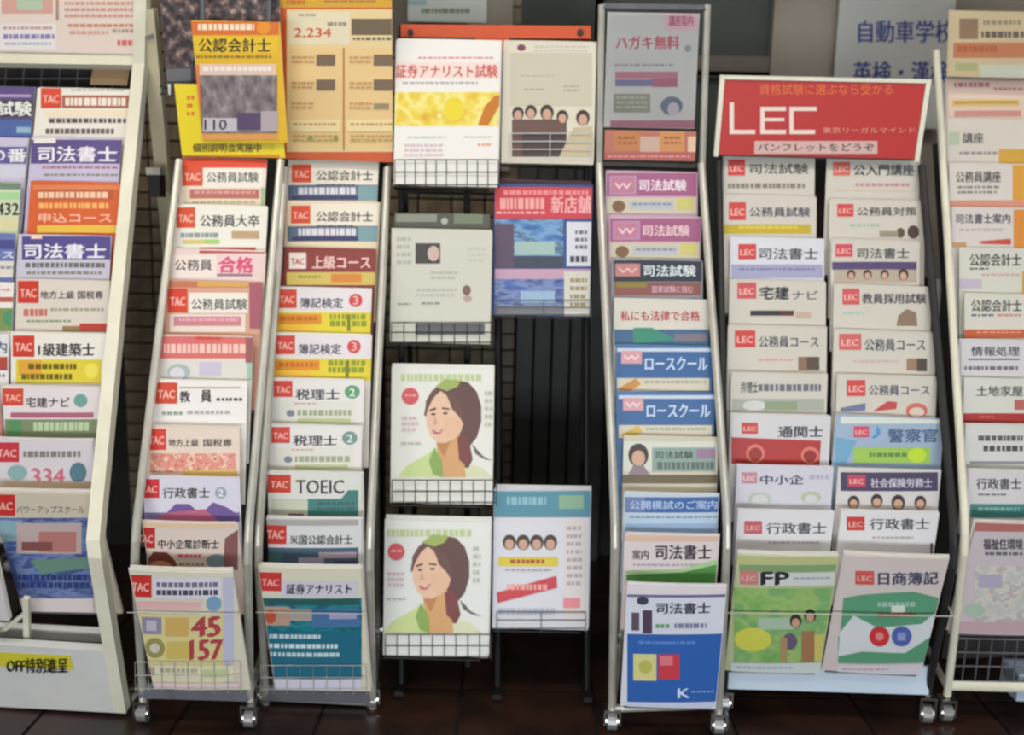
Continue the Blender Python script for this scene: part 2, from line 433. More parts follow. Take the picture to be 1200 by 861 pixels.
def rack(R, label, left, right, mat_, r=.0085, flat=None, shelves=10, base=None, base_mat='grey_steel', board='back_board',
         rungs=True, ytop=185, group=None, tail=.07):
    """left/right = (top, kink, foot) photo points of the two rails"""
    fl = R.Lo(*left[2]); frr = R.Lo(*right[2])
    root = empty('brochure_rack', (fl.x, fl.y, 0), label, 'rack', 'brochure racks standing side by side')
    if flat: prof = [(-flat[0], -flat[1]), (flat[0], -flat[1]), (flat[0], flat[1]), (-flat[0], flat[1])]
    else: prof = [(r * math.cos(2*PI*j/10), r * math.sin(2*PI*j/10)) for j in range(10)]
    rails = []
    for pts in (left, right):
        P = [R.U(*pts[0], .013), R.U(*pts[1], .013), R.Lo(*pts[2], .006)]
        d1 = (P[0] - P[1]).normalized(); d2 = (P[2] - P[1]).normalized()
        K = P[1]; path = [P[0] , K + d1 * .05, K + d1 * .02 + d2 * .012, K + d2 * .04, P[2]]
        q = MB(); q.sweep(path, R.e1, prof, mat_); wpart(q, 'side_rail', root); rails.append((P, path))
    (A, _), (B, _) = rails
    # back board set back from the rails
    off = -.128
    q = MB()
    ins = .03
    tL = A[0] + (A[1] - A[0]) * ((ytop - left[0][1]) / (left[1][1] - left[0][1])); tR = B[0] + (B[1] - B[0]) * ((ytop - right[0][1]) / (right[1][1] - right[0][1]))
    q.sweep([(tL + tR) / 2 + R.nu * off * -1 * -1, (A[1] + B[1]) / 2 + R.nu * off, (A[2] + B[2]) / 2 + R.nl * (-.09) + Vector((0, 0, .03))], R.e1,
            [(-(tR - tL).length / 2 + ins, -.002), ((tR - tL).length / 2 - ins, -.002), ((tR - tL).length / 2 - ins, .002), (-(tR - tL).length / 2 + ins, .002)], board)
    wpart(q, 'back_panel', root)
    # crossbars joining the rails
    for (p, q_) in ((A[2] + Vector((0, 0, .02)), B[2] + Vector((0, 0, .02))),):
        q = MB(); q.tube([p, q_], r, mat_ if not flat else 'cream_steel'); wpart(q, 'crossbar', root)
    # rear legs: from mid-height at the back down to the floor
    for P, _ in rails:
        sgn = 1 if P is A else -1
        q = MB(); t = P[1] + (P[0] - P[1]) * .55 - R.nu * .15 + R.e1 * .035 * sgn
        ft = Vector((P[2].x, P[2].y, P[2].z)) + R.back * .36 + R.e1 * .05 * sgn
        q.tube([t, ft], r * .9, mat_); wpart(q, 'rear_leg', root)
        q = MB(); q.tube([P[2] + Vector((0, 0, .015)), ft + Vector((0, 0, .012))], r * .9, mat_); wpart(q, 'foot_bar', root)
        caster(root, ft, R.e1, R.back)
        caster(root, P[2], R.e1, R.back, top=max(.045, P[2].z - .012))
    if base:
        x0, y0, x1, y1 = base
        c2, c3 = R.Lo(x1, y1 + .03 * (x1 - x0), .018), R.Lo(x0, y1, .018); uz = Vector((0, 0, (y1 - y0) * .0019))
        cs = [c3 + uz, c2 + uz, c2, c3]
        q = MB(); fr_ = cs; bk = [c + R.back * .006 for c in cs]
        q.add(fr_ + bk, [(3, 2, 1, 0), (4, 5, 6, 7), (0, 1, 5, 4), (1, 2, 6, 5), (2, 3, 7, 6), (3, 0, 4, 7)], base_mat)
        wpart(q, 'base_panel', root)
    root['_A'] = 0; del root['_A']
    return root, A, B

def short(label, which):
    w_ = label.split(', ')[0]
    for u in ('upper of two', 'lower of two'):
        if u in label: w_ = u.split()[0] + ' ' + w_
    w_ = w_.split(' ')[:16 - 4 - bool(which)]
    while w_[-1] in ('a', 'and', 'with', 'the', 'over', 'of', 'on', 'behind', 'in'): w_.pop()
    return ' '.join([x for x in (which, 'spare', 'copy', 'behind', 'the') if x] + w_)
LEANS = [15, 15, 15, 14, 13, 10, 6, 0, -8, -15]
def leaflet(R, root_rack, row, nrows, x0, x1, y, bottom, paper, label, items, cat='pamphlet', name='pamphlet', y2=None,
            spares=1, lean=None, edge='d8d4cc', bow=None, slump=0, ledge=True):
    if row in (nrows - 2, nrows - 3, nrows - 4) and R.lim: x0 = max(x0, R.lim[0]); x1 = min(x1, R.lim[1])
    dy = (x1 - x0) * .022 if y2 is None else y2 - y
    to = R.toff if bottom else 0
    TL = R.U(x0, y, to); TR = R.U(x1, y + dy, to)
    ln = LEANS[max(0, 10 - nrows + row)] if lean is None else lean
    sh = Sheet(TL, TR, R.down(ln)); sh.bow = random.choice((.0012, .002, .0026)) if bow is None else bow
    if bottom: h = -sh.loc((x0 + x1) / 2, bottom)[1]
    else: h = sh.w * (random.uniform(1.28, 1.33) if row < nrows - 4 else 1.12)
    th = .0022
    b = sh.body(name, h, th, paper, edge); tag(b, label, cat, R.group)
    run(sh, items); sh.finish(b)
    for s_ in range(spares):
        o = MB(); s2 = Sheet(TL, TR, R.down(ln)); s2.bow = sh.bow; s2.w = sh.w
        dx = random.uniform(-.0035, .0035); du = random.uniform(.0015, .0045)
        bb = s2.body(name, h, .0022, paper if s_ == 0 else 'e4ded2', edge)
        M = s2.M.copy(); M.translation = s2.M.translation - s2.ez * (.0028 * (s_ + 1)) + s2.ex * dx + s2.ey * du * (s_ + 1)
        bb.matrix_world = M
        tag(bb, short(label, ('nearer', 'rearmost')[s_] if spares > 1 else ''), cat, R.group)
    if ledge and root_rack is not None:
        q = MB(); c0 = sh.O - sh.ey * (h + .003); e = sh.ex * (sh.w * .92); s0 = sh.ex * (sh.w * .04)
        f1 = sh.ez * (.0005); b1 = -sh.ez * .006
        P = [c0 + s0 + f1, c0 + s0 + e + f1, c0 + s0 + e + b1, c0 + s0 + b1]
        dn = -sh.ey * .0025
        q.add(P + [p + dn for p in P], [(3, 2, 1, 0), (4, 5, 6, 7), (0, 1, 5, 4), (1, 2, 6, 5), (2, 3, 7, 6), (3, 0, 4, 7)], 'grey_steel')
        wpart(q, 'shelf', root_rack)
    return sh, b, h

def wire_front(root, sh, h, x0, x1, ytop, ybot, nv, nh, k, r=.0011, off=.009, name='wire_basket', lip=True):
    """wire grid standing just in front of a sheet, photo-pixel box"""
    q = MB()
    def P(px, py, o=off):
        a, b = sh.loc(px, py); return sh.O + sh.ex * a + sh.ey * b + sh.ez * o
    for i in range(nv + 1):
        x = x0 + (x1 - x0) * i / nv; a, b = sh.loc(x, ybot); b = min(b, -(h + .0022))
        B_ = sh.O + sh.ex * a + sh.ey * b
        q.tube([P(x, ytop), B_ + sh.ez * off], r, k, 5)
        if lip: q.tube([B_ + sh.ez * off, B_ - sh.ez * .012], r, k, 5)
    for j in range(nh + 1):
        y = ytop + (ybot - ytop) * j / nh; q.tube([P(x0, y), P(x1, y)], r * 1.2, k, 5)
    wpart(q, name, root)
RED, BADGE_T = 'cf3a2c', 'f4bcae'
def tac(x0, y0, x1, y1, c=RED): return ('b', 'TAC', x0, y0, x1, y1, c, BADGE_T)
def lec(x0, y0, x1, y1, c='cf4440'): return ('b', 'LEC', x0, y0, x1, y1, c, 'efb8b0')

# ------------------------------------------------------------------ rack 1: wide cream rack at the left edge
R1 = Rack(60, 1.93, -4, 25, 18)
r1 = empty('brochure_rack', (R1.Lo(145, 832).x, R1.Lo(145, 832).y, 0), 'wide cream steel pamphlet rack with thick flat frame, leftmost, cut off by the photo edge', 'rack', 'brochure racks standing side by side')
R1.toff = 0; R1.group = 'pamphlets in the wide cream rack'
def sw(pts, prof, k, name, side=None):
    q = MB(); q.sweep(pts, side or R1.e1, prof, k); wpart(q, name, r1); return q
def rect(a, b): return [(-a, -b), (a, -b), (a, b), (-a, b)]
P = [R1.H(168, -40, (165, 78), -8, .02), R1.U(165, 76, .016), R1.U(112, 632, .016), R1.Lo(114, 650, .01), R1.Lo(143, 830, .004)]
sw(P, rect(.0135, .012), 'cream_steel', 'side_rail')
PL = [p - R1.e1 * .575 for p in P]
sw(PL, rect(.0135, .012), 'cream_steel', 'side_rail')
q = MB(); a = R1.U(160, 72); q.sweep([a, a - R1.e1 * .5], R1.up, rect(.015, .01), 'cream_steel'); wpart(q, 'header_bar', r1)
# base panel
c = [R1.Lo(-60, 745), R1.Lo(138, 757), R1.Lo(149, 829), R1.Lo(-60, 818)]
q = MB(); fr_ = [v + R1.nl * .016 for v in c]; bk = [v - R1.nl * .004 for v in c]
q.add(fr_ + bk, [(3, 2, 1, 0), (4, 5, 6, 7), (0, 1, 5, 4), (1, 2, 6, 5), (2, 3, 7, 6), (3, 0, 4, 7)], 'white_steel'); wpart(q, 'base_panel', r1)
# low beam and small post behind it
q = MB(); a = R1.Lo(124, 744, -.06); q.sweep([a, a - R1.e1 * .5], -R1.dn, rect(.014, .008), 'white_steel'); wpart(q, 'crossbar', r1)
q = MB(); q.sweep([R1.Lo(31, 700, -.02), R1.Lo(32, 752, -.02)], R1.e1, rect(.006, .005), 'cream_steel'); wpart(q, 'post', r1)
q = MB(); q.sweep([R1.Lo(33, 715, -.042), R1.Lo(-10, 750, -.042)], R1.e1, rect(.004, .004), 'cream_steel'); wpart(q, 'brace', r1)
# grid behind the gap under the header
q = MB(); A_ = R1.U(158, 78, -.12)
q.sweep([R1.U(70, 66, -.135), R1.U(30, 640, -.135)], R1.e1, rect(.18, .002), 'back_board'); wpart(q, 'back_panel', r1)
q = MB()
for i in range(7):
    x = 8 + i * 21; q.tube([R1.U(x, 72, -.09), R1.U(x - 3, 112, -.09)], .002, 'grey_steel', 5)
q.tube([R1.U(0, 92, -.09), R1.U(150, 92, -.09)], .002, 'grey_steel', 5); wpart(q, 'wire_grid', r1)
sh = Sheet(R1.U(110, 74, -.05), R1.U(153, 75, -.05), -R1.up); b = sh.body('paper_slip', .055, .001, 'c0a078'); tag(b, 'tan paper slip behind the top right pocket, just under the cream header bar', 'slip')
# rear A-frame leg seen beside the frame
la = atY(174, 10, 2.34); lb = atY(197, 265, 2.50); dd = (lb - la).normalized(); ft = la + dd * ((la.z - .11) / -dd.z)
ft = Vector((min(ft.x, lb.x + .05), min(ft.y, 2.9), .11))
for k, sh_ in ((0, 0), (1, .56)):
    q = MB(); o_ = R1.e1 * sh_
    q.sweep([la - o_, lb - o_, ft - o_], R1.e1, rect(.016, .011), 'beige_post'); wpart(q, 'rear_leg', r1)
    q = MB(); q.sweep([la - o_ + Vector((0, 0, -.06)), R1.H(171, 20, (165, 78), -8, -.02) - o_], R1.e1, rect(.008, .006), 'silver'); wpart(q, 'top_arm', r1)
    caster(r1, ft - o_, R1.e1, R1.back)
    caster(r1, R1.Lo(154, 834) - o_ + R1.e1 * .008 + R1.back * .03, R1.e1, R1.back, top=.045)
q = MB(); a = atY(184, 205, 2.38)
q.box((a.x - .012, a.y - .02, a.z - .05), (a.x + .012, a.y + .02, a.z), 'dark_steel'); q.box((a.x - .02, a.y - .015, a.z), (a.x + .012, a.y + .015, a.z + .016), 'silver'); wpart(q, 'bracket', r1)
# yellow label on the base panel
sh = Sheet(R1.Lo(-40, 762, .0175), R1.Lo(82, 768, .0175), R1.dn); b = sh.body('label_sticker', .040, .0006, 'd9cf3a'); tag(b, 'yellow sticker with black lettering on the base of the cream rack', 'sticker')
run(sh, [('t', 'OFF特別進呈', 8, 771, 79, 788, '1c1a10', .03)]); sh.finish(b)
# header notice
sh = Sheet(R1.H(-86, -26, (165, 78), -8, 0), R1.H(160, -22, (165, 78), -8, 0), R1.down(-8)); b = sh.body('notice_sheet', -sh.loc(80, 62)[1], .0015, 'e9d8cc'); tag(b, 'faded pink and white notice in the header above the left rack', 'notice')
run(sh, [('r', 2, -20, 62, 16, 'd9a79a', 'cover_print'), ('r', 20, -20, 50, 12, 'b9cbb0'), ('r', 0, 28, 66, 58, 'ece6e6'), ('d', 4, 31, 62, 38, 1, 'c8a090'), ('d', 4, 40, 64, 47, 1, '8d86b8', 'cover_print', .8), ('d', 6, 50, 60, 55, 1, 'b0a8c0'),
         ('d', 76, 2, 156, 24, 3, 'd8a090'), ('d', 80, 28, 156, 32, 1, 'd88a70', 'cover_print', .9), ('d', 132, 34, 158, 42, 1, 'a8a090'), ('d', 82, 36, 128, 44, 1, 'e0a898'), ('d', 138, 47, 160, 54, 1, 'd86a5c', 'cover_print', .9), ('r', 66, -20, 69, 24, 'b48a80')]); sh.finish(b)

W1 = 'ebe6dc'
def L1(row, x0, x1, y, paper, label, items, **k): return leaflet(R1, r1, row, 9, x0, x1, y, k.pop('bottom', None), paper, label, items, **k)
L1(0, 44, 152, 103, W1, 'white pamphlet with red badge and brown title strip, top right pocket of the cream rack', [
 tac(48, 103, 72, 127, 'd8472c'), ('r', 73, 112, 152, 127, 'a8644c'), ('d', 77, 115, 148, 125, 1, 'f2e4d8', 'title_lettering', .9), ('d', 84, 105, 146, 109, 1, 'b9b0ac'),
 ('r', 52, 129, 150, 137, 'efe0c4'), ('d', 58, 139, 148, 146, 1, '5c5248', 'title_lettering', .75), ('d', 54, 151, 136, 159, 1, '6a5f60', 'title_lettering', .75)], lean=15)
L1(1, 37, 143, 161, 'c9c0dc', 'purple pamphlet with large white title, second pocket of the cream rack right column', [
 ('r', 36, 164, 143, 192, '5c4d86'), ('r', 40, 162, 66, 168, 'ece6e2'), ('t', '司法書士', 45, 172, 137, 190, 'f1eaf2', .03), ('d', 50, 195, 140, 201, 1, 'b07890'), ('d', 52, 204, 138, 209, 1, '8c8c7c')], lean=15)
L1(2, 36, 143, 212, 'd9622f', 'orange pamphlet with pale lettering and yellow lower band, right column of the cream rack', [
 ('r', 39, 217, 140, 222, 'e08250'), ('r', 44, 223, 133, 234, 'b85c3c'), ('d', 45, 225, 128, 233, 1, 'f2c8a8', 'title_lettering', .9), ('d', 46, 238, 130, 246, 1, 'f4b868', 'title_lettering', .8), ('t', '申込コース', 46, 250, 131, 261, 'ffc8b0', .02), ('r', 44, 264, 143, 273, 'e8bf48')], lean=14)
L1(3, 22, 131, 275, 'cbc6d6', 'purple pamphlet with white title under the orange one, cream rack right column', [
 ('r', 26, 277, 130, 304, '564c8e'), ('r', 37, 274, 50, 280, 'f4d8c4'), ('t', '司法書士', 29, 286, 124, 303, 'efeaf2', .03), ('d', 30, 308, 124, 315, 1, '746c68', 'title_lettering', .8), ('d', 32, 318, 120, 325, 1, '8c8878')], lean=13)
L1(4, 20, 129, 327, 'dcd2c6', 'beige pamphlet with red badge, grey title and red corner strip, cream rack right column', [
 tac(21, 329, 46, 355), ('t', '地方上級 国税専', 48, 341, 121, 350, '5c5450', .02), ('d', 28, 362, 56, 371, 1, 'cf7268', 'title_lettering', .9), ('d', 60, 361, 122, 368, 1, 'a8a88c'), ('d', 32, 375, 84, 380, 1, '8ea078'), ('r', 94, 379, 129, 388, 'b8402c'), ('r', 74, 382, 94, 388, '9a7a4c')], lean=11)
L1(5, 13, 125, 390, W1, 'white pamphlet with black title over a yellow panel, cream rack right column', [
 tac(15, 393, 41, 418), ('t', '1級建築士', 46, 402, 111, 417, '4a4442', .03), ('r', 19, 421, 119, 449, 'e0cc38'), ('r', 22, 422, 50, 440, 'dfa63a'), ('d', 34, 426, 92, 434, 1, '6a5c18', 'title_lettering', .8), ('d', 26, 438, 86, 446, 1, '6a5c18', 'title_lettering', .8), ('e', 108, 434, 8, 9, 'eedf58')], lean=8)
L1(6, 2, 117, 452, 'e6dcdc', 'white pamphlet with teal dot and a green lower row, cream rack right column', [
 tac(3, 455, 28, 475, 'd84c34'), ('t', '宅建ナビ', 31, 465, 82, 477, '4c4248', .02), ('e', 95, 469, 8, 8, '6fa39c'), ('r', 13, 483, 110, 489, 'b0667c'), ('r', 6, 491, 116, 512, '7c8a68'), ('r', 10, 492, 26, 510, '55905c'), ('d', 40, 494, 108, 507, 1, 'b9cfa4', 'title_lettering', .8)], lean=2)
L1(7, -8, 108, 514, 'dcd4d8', 'pale lilac pamphlet with pink figures and dark teal dot, cream rack right column', [
 tac(-6, 518, 23, 541, 'cc3844'), ('d', 28, 528, 96, 536, 1, '8c8480', 'title_lettering', .85), ('t', '334', 38, 548, 76, 567, 'd07084', .03), ('e', 21, 553, 12, 9, '8fb0b4'), ('e', 92, 553, 10, 12, '587c8a'), ('r', 2, 564, 108, 570, 'd8c0a0')], lean=-6)
L1(8, -14, 110, 576, 'd8ccb8', 'pamphlet with a blue mountain picture, lowest pocket of the cream rack right column', [
 tac(-10, 579, 18, 604, 'd0302c'), ('r', 2, 562, 108, 574, 'd8c8a8'), ('t', 'パワーアップスクール', 20, 592, 99, 601, '6a5c70', .01), ('r', -14, 606, 110, 705, 'bluephoto', 'cover_picture'),
 ('r', -2, 609, 26, 634, '8fb4c0', 'cover_picture'), ('r', 20, 612, 96, 648, 'c9b4b0', 'cover_picture'), ('r', 46, 622, 90, 646, 'c0807a', 'cover_picture'), ('r', 26, 634, 62, 644, '8c5450', 'cover_picture'),
 ('p', [(36, 655), (104, 652), (108, 664), (48, 672)], '6f9484', 'cover_picture'), ('p', [(-14, 640), (20, 668), (12, 704), (-14, 704)], '46568c', 'cover_picture'), ('d', 8, 672, 108, 690, 2, '343f80', 'cover_picture', .8),
 ('r', -14, 700, 110, 716, 'eadcdc')], bottom=716, lean=-17, spares=2)
L1(0, -72, 41, 101, '5b4a80', 'dark purple pamphlet with white characters, cut off, top pocket at left photo edge', [
 ('r', -70, 111, 36, 114, 'b8a0d0'), ('r', -70, 117, 40, 138, '45404e'), ('t', '司法書試験', -62, 119, 37, 136, 'eceae6', .03), ('r', -70, 141, 44, 160, '4a64a4'), ('r', 20, 149, 36, 156, '8fb4c8')], lean=15)
L1(1, -80, 33, 160, 'c8c2d8', 'lavender pamphlet, second one down along the left photo edge', [
 ('r', -78, 172, 33, 192, '60569a'), ('t', '本科の番', -60, 174, 31, 190, 'eeeae8', .03), ('r', -80, 194, 40, 208, 'cfcfdc'), ('r', 34, 162, 45, 192, '5668a8')], lean=15)
L1(2, -86, 25, 212, 'cfd8b8', 'pale green pamphlet with dark figures at the left photo edge', [
 ('r', -86, 213, 25, 222, '6f8a78'), ('r', -86, 225, 25, 234, 'a8d49c'), ('t', '432', -3, 238, 22, 252, '4c4840', .03), ('r', -80, 255, 22, 268, 'd8d4a4')], lean=14)
L1(3, -92, 18, 273, '6a78b4', 'blue pamphlet with white lettering at the left photo edge', [
 ('r', -92, 281, 17, 292, '4c4c8c'), ('t', '合格コース', -60, 294, 16, 303, 'e6e6f2', .02), ('r', -90, 306, 24, 325, 'ddd8d0'), ('d', -60, 312, 22, 318, 1, '8c8c94')], lean=13)
L1(4, -96, 16, 329, 'ece4e0', 'white and red striped pamphlet with green band at the left photo edge', [
 ('d', -60, 338, 12, 344, 1, 'd8a0a0'), ('r', -96, 348, 20, 354, 'b85c50'), ('r', -96, 361, 25, 388, '7c9454'), ('e', 14, 373, 10, 10, '4f9068')], lean=11)
L1(5, -104, 10, 391, 'e4e4e4', 'white pamphlet with a blue word and a red strip at the left photo edge', [
 ('t', '講座案内', -60, 400, 8, 414, '7480ac', .02), ('r', -104, 418, 9, 434, 'b0483c'), ('d', -60, 438, 6, 446, 1, '8c7c78')], lean=8)
L1(6, -116, -2, 452, 'd87c70', 'reddish pamphlet barely showing at the left photo edge', [('r', -116, 474, 0, 480, 'c04434')], lean=2)
L1(7, -124, -12, 514, 'dcd8d4', 'white pamphlet hidden past the left photo edge below the reddish one', [('r', -120, 560, -20, 566, 'c8a890')], lean=-6)
L1(8, -134, -6, 628, 'dcd4d4', 'white stack of paper edge showing low at the left photo edge', [('r', -120, 650, -8, 660, 'c8b0b8'), ('r', -120, 676, -8, 684, '9c98a0')], bottom=716, lean=-17, spares=2, y2=646)

# ------------------------------------------------------------------ rack 2
R2 = Rack(230, 1.90, -2, 26, 18)
r2, A, B = rack(R2, 'narrow silver pamphlet rack with one column, right beside the wide cream rack', ((210, 188), (157, 640), (168, 820)), ((329, 188), (290, 640), (293, 820)), 'silver', base=(163, 800, 291, 818), ytop=170)
R2.lim = (167, 281)
def posts(R, root, x0, x1, y):
    for x in (x0, x1):
        q = MB(); q.tube([R.U(x, y, -.014), R.H(x + (x - (x0 + x1) / 2) * .1, -40, (x, y), -10, -.014)], .005, 'grey_steel'); wpart(q, 'header_post', root)
        q = MB(); q.tube([R.U(x, y, -.014), R.U(x, y + 6, -.125)], .004, 'grey_steel'); wpart(q, 'header_arm', root)
posts(R2, r2, 240, 312, 180)
R2.group = 'pamphlets in the second rack'
def L2(row, x0, x1, y, paper, label, items, **k): return leaflet(R2, r2, row, 10, x0, x1, y, k.pop('bottom', None), paper, label, items, **k)
L2(0, 213, 313, 185, 'e9ddcc', 'pamphlet with orange-red top edge, top pocket of the second rack from the left', [
 ('r', 212, 185, 314, 197, 'e0492a'), tac(214, 195, 238, 218, 'd8502f'), ('r', 239, 197, 308, 220, 'f0e6dc'), ('t', '公務員試験', 243, 202, 303, 214, '7c8a78', .02), ('r', 216, 221, 306, 241, 'e4d4b8'), ('r', 223, 222, 304, 233, 'b86c64'), ('d', 228, 224, 300, 231, 1, 'd89c94'), ('d', 226, 236, 302, 241, 1, 'b0a888'), ('r', 306, 220, 315, 241, 'a8b890')], lean=15)
L2(1, 206, 314, 241, 'ece8dc', 'white pamphlet with a light green dash, second pocket of the second rack', [
 tac(207, 243, 229, 267, 'd8502f'), ('t', '公務員大卒', 235, 252, 304, 266, '6c6468', .02), ('d', 212, 273, 258, 280, 1, '90a09c', 'cover_print', .8), ('r', 272, 271, 304, 280, 'c0a078'), ('r', 214, 281, 258, 286, 'd8c878'), ('r', 240, 281, 258, 285, '9cd874'), ('r', 234, 290, 300, 294, 'b85c50')], lean=15)
L2(2, 201, 312, 293, 'e8cfcb', 'pinkish pamphlet with big pink characters, third pocket of the second rack', [
 ('r', 234, 292, 311, 297, 'bf5450'), ('r', 202, 299, 254, 325, 'eee0d8'), ('t', '公務員', 205, 304, 249, 317, '76706c', .02), ('t', '合格', 257, 301, 297, 320, 'e0487c', .04), ('r', 255, 321, 296, 324, '9c7c8c')], lean=15)
L2(3, 197, 308, 329, 'd8a48c', 'pamphlet with tan top edge and framed white title, fourth pocket of the second rack', [
 ('r', 198, 329, 296, 337, 'c47858'), ('r', 232, 330, 292, 336, 'd8a858'), tac(197, 338, 220, 366, 'd8442f'), ('r', 222, 343, 291, 367, 'efe6dc'), ('t', '公務員試験', 225, 350, 290, 363, '74807a', .02), ('r', 199, 368, 288, 389, 'e9d8cc'), ('r', 204, 371, 283, 382, 'c8848c'), ('d', 210, 373, 280, 380, 1, 'e9a4b8'), ('r', 293, 328, 310, 385, 'a85c6c')], lean=14)
L2(4, 186, 297, 393, 'dcd8d0', 'pamphlet with red banner top and pale arcs below, fifth pocket of the second rack', [
 ('r', 186, 394, 292, 420, 'd8706c'), ('r', 230, 394, 260, 398, 'd04c3c'), ('d', 192, 403, 288, 415, 1, 'f2c8bc', 'title_lettering', .9), ('e', 210, 436, 14, 10, 'a8bcb8'), ('e', 208, 438, 9, 8, 'd8d4dc'), ('r', 234, 424, 260, 440, 'c8c0d4'), ('r', 288, 395, 298, 425, '9c5c5c'), ('r', 290, 425, 302, 445, '9cc4ac')], lean=13)
L2(5, 181, 290, 445, 'ece8e4', 'white pamphlet with two widely spaced black characters, sixth pocket of the second rack', [
 tac(182, 448, 208, 473, 'd04a30'), ('r', 210, 453, 282, 455, 'c8a888'), ('t', '教', 211, 458, 223, 471, '4c4448', .03), ('t', '員', 236, 457, 248, 471, '5c544c', .03), ('d', 254, 466, 284, 470, 1, '5c5450', 'title_lettering', .9), ('d', 190, 482, 215, 490, 1, '90a894'), ('d', 220, 481, 272, 489, 1, 'b8b0b4')], lean=10)
L2(6, 171, 281, 499, 'e2cfc0', 'pamphlet with a scatter of red shapes, seventh pocket of the second rack', [
 tac(172, 502, 195, 527, 'd83c30'), ('t', '地方上級', 198, 514, 233, 523, '605458', .02), ('t', '国税専', 239, 514, 272, 523, '605450', .02), ('r', 176, 531, 276, 553, 'redphoto', 'cover_picture'), ('r', 215, 550, 278, 557, 'd8b868')], lean=6)
L2(7, 162, 281, 558, 'd6d2e0', 'lilac-white pamphlet with purple hills, eighth pocket of the second rack', [
 tac(163, 561, 187, 583, 'd02c34'), ('t', '行政書士', 191, 571, 246, 583, '5c5a4c', .02), ('e', 259, 577, 7, 7, '9ca8b4'), ('t', '2', 256, 573, 262, 581, 'e4e8ec', .03), ('r', 163, 600, 281, 611, '8478a8', 'cover_picture'), ('p', [(186, 610), (206, 590), (222, 590), (236, 602), (250, 588), (266, 594), (281, 604), (281, 611)], '6c5494', 'cover_picture'), ('p', [(176, 611), (196, 600), (240, 596), (258, 611)], 'b4607c', 'cover_picture')], lean=0)
L2(8, 158, 279, 611, 'e0d0c4', 'pamphlet with a brown-haired head drawn low left, ninth pocket of the second rack', [
 tac(159, 618, 182, 642, 'c82c34'), ('r', 162, 613, 276, 617, 'e8c8a4'), ('t', '中小企業診断士', 186, 631, 257, 642, '4c5450', .02), ('p', [(167, 667), (170, 655), (180, 646), (196, 646), (206, 656), (210, 667)], '7c4034', 'cover_picture'), ('e', 188, 664, 14, 8, 'c88460', 'cover_picture'),
 ('d', 209, 648, 237, 655, 1, 'c86470'), ('d', 210, 658, 240, 665, 1, 'b09090'), ('e', 254, 656, 12, 8, '7c94a0'), ('p', [(264, 630), (279, 620), (279, 667), (262, 667)], '8a5c5c', 'cover_picture')], lean=-12)
s2, b2, h2 = L2(9, 152, 273, 668, 'ded8c4', 'pale yellow pamphlet with big red figures, bottom pocket of the second rack', [
 tac(152, 673, 178, 699, 'd03430'), ('r', 180, 676, 260, 700, 'e2dcec'), ('d', 184, 681, 258, 688, 1, '7c7488', 'title_lettering', .85), ('d', 184, 690, 258, 697, 1, '4c4c5c', 'title_lettering', .85), ('r', 262, 676, 274, 800, 'c4c4dc'), ('e', 251, 706, 9, 9, '7ca4c4'),
 ('r', 158, 704, 236, 712, 'e8b8b8'), ('r', 158, 718, 262, 800, 'e2d69a'), ('r', 166, 722, 190, 742, '9890a8'), ('r', 172, 726, 184, 738, 'c8c0d0'), ('r', 194, 722, 222, 744, 'd8b468'), ('t', '45', 226, 721, 258, 744, 'b84450', .05), ('e', 182, 758, 12, 12, 'a09858'), ('e', 182, 758, 6, 6, 'd8d0c0'), ('r', 196, 750, 224, 770, 'd8c068'), ('t', '157', 224, 748, 261, 771, 'b84450', .04),
 ('r', 166, 778, 275, 797, 'e6e2c4'), ('r', 172, 780, 182, 791, 'c0a898'), ('d', 188, 781, 232, 791, 1, 'b8b498'), ('r', 238, 782, 266, 791, 'c8d49c'), ('r', 164, 798, 280, 806, 'e8d4d4')], bottom=806, lean=-17, spares=2)
wire_front(r2, s2, h2, 160, 283, 772, 803, 8, 2, 'silver', r=.0006)
wire_front(r2, s2, h2, 155, 279, 712, 714, 0, 0, 'silver', r=.0009, name='retaining_wire', lip=False) if 0 else None

for R_, r_, s_, xa_, xb_, ya_ in ((R2, r2, s2, 152, 284, 712),):
    def W_(px, py):
        a, b = s_.loc(px, py); return s_.O + s_.ex * a + s_.ey * b + s_.ez * .014
    q = MB(); q.tube([W_(xa_, ya_), W_(xb_, ya_ + 3)], .0011, 'silver', 6); wpart(q, 'retaining_wire', r_)
# rack 2 header posters
def poster(R, TLp, TRp, bot, paper, label, items, off=0.0, name='poster', thick=.0015, lean=-12, ref=None):
    ref = ref or ((TLp[0] + TRp[0]) / 2, bot)
    sh = Sheet(R.H(TLp[0], TLp[1], ref, lean, off), R.H(TRp[0], TRp[1], ref, lean, off), R.down(lean))
    b = sh.body(name, -sh.loc((TLp[0] + TRp[0]) / 2, bot)[1], thick, paper); tag(b, label, 'poster', 'header posters over the racks'); run(sh, items); sh.finish(b); return sh, b
poster(R2, (184, -30), (326, -26), 113, '3c3436', 'dark poster with a crowd photograph behind the yellow header posters', [
 ('r', 178, -30, 334, 78, 'crowd', 'cover_picture'), ('r', 184, 80, 224, 95, '6c6c70'), ('r', 184, 98, 200, 113, 'e0e0e0'), ('t', '2', 187, 100, 194, 111, '2c2c2c', .03)], off=-.06, lean=-12, ref=(270, 184))
poster(R2, (204, 98), (328, 100), 184, 'f0d81e', 'bright yellow poster with red edge lettering behind the group photograph poster', [
 ('d', 219, 112, 228, 140, 3, 'e08020'), ('r', 232, 168, 322, 176, 'd8c020'), ('t', '個別説明会実施中', 226, 168, 306, 178, '4c4008', .03), ('r', 206, 181, 328, 185, 'e88c1c')], off=.014, ref=(270, 184))
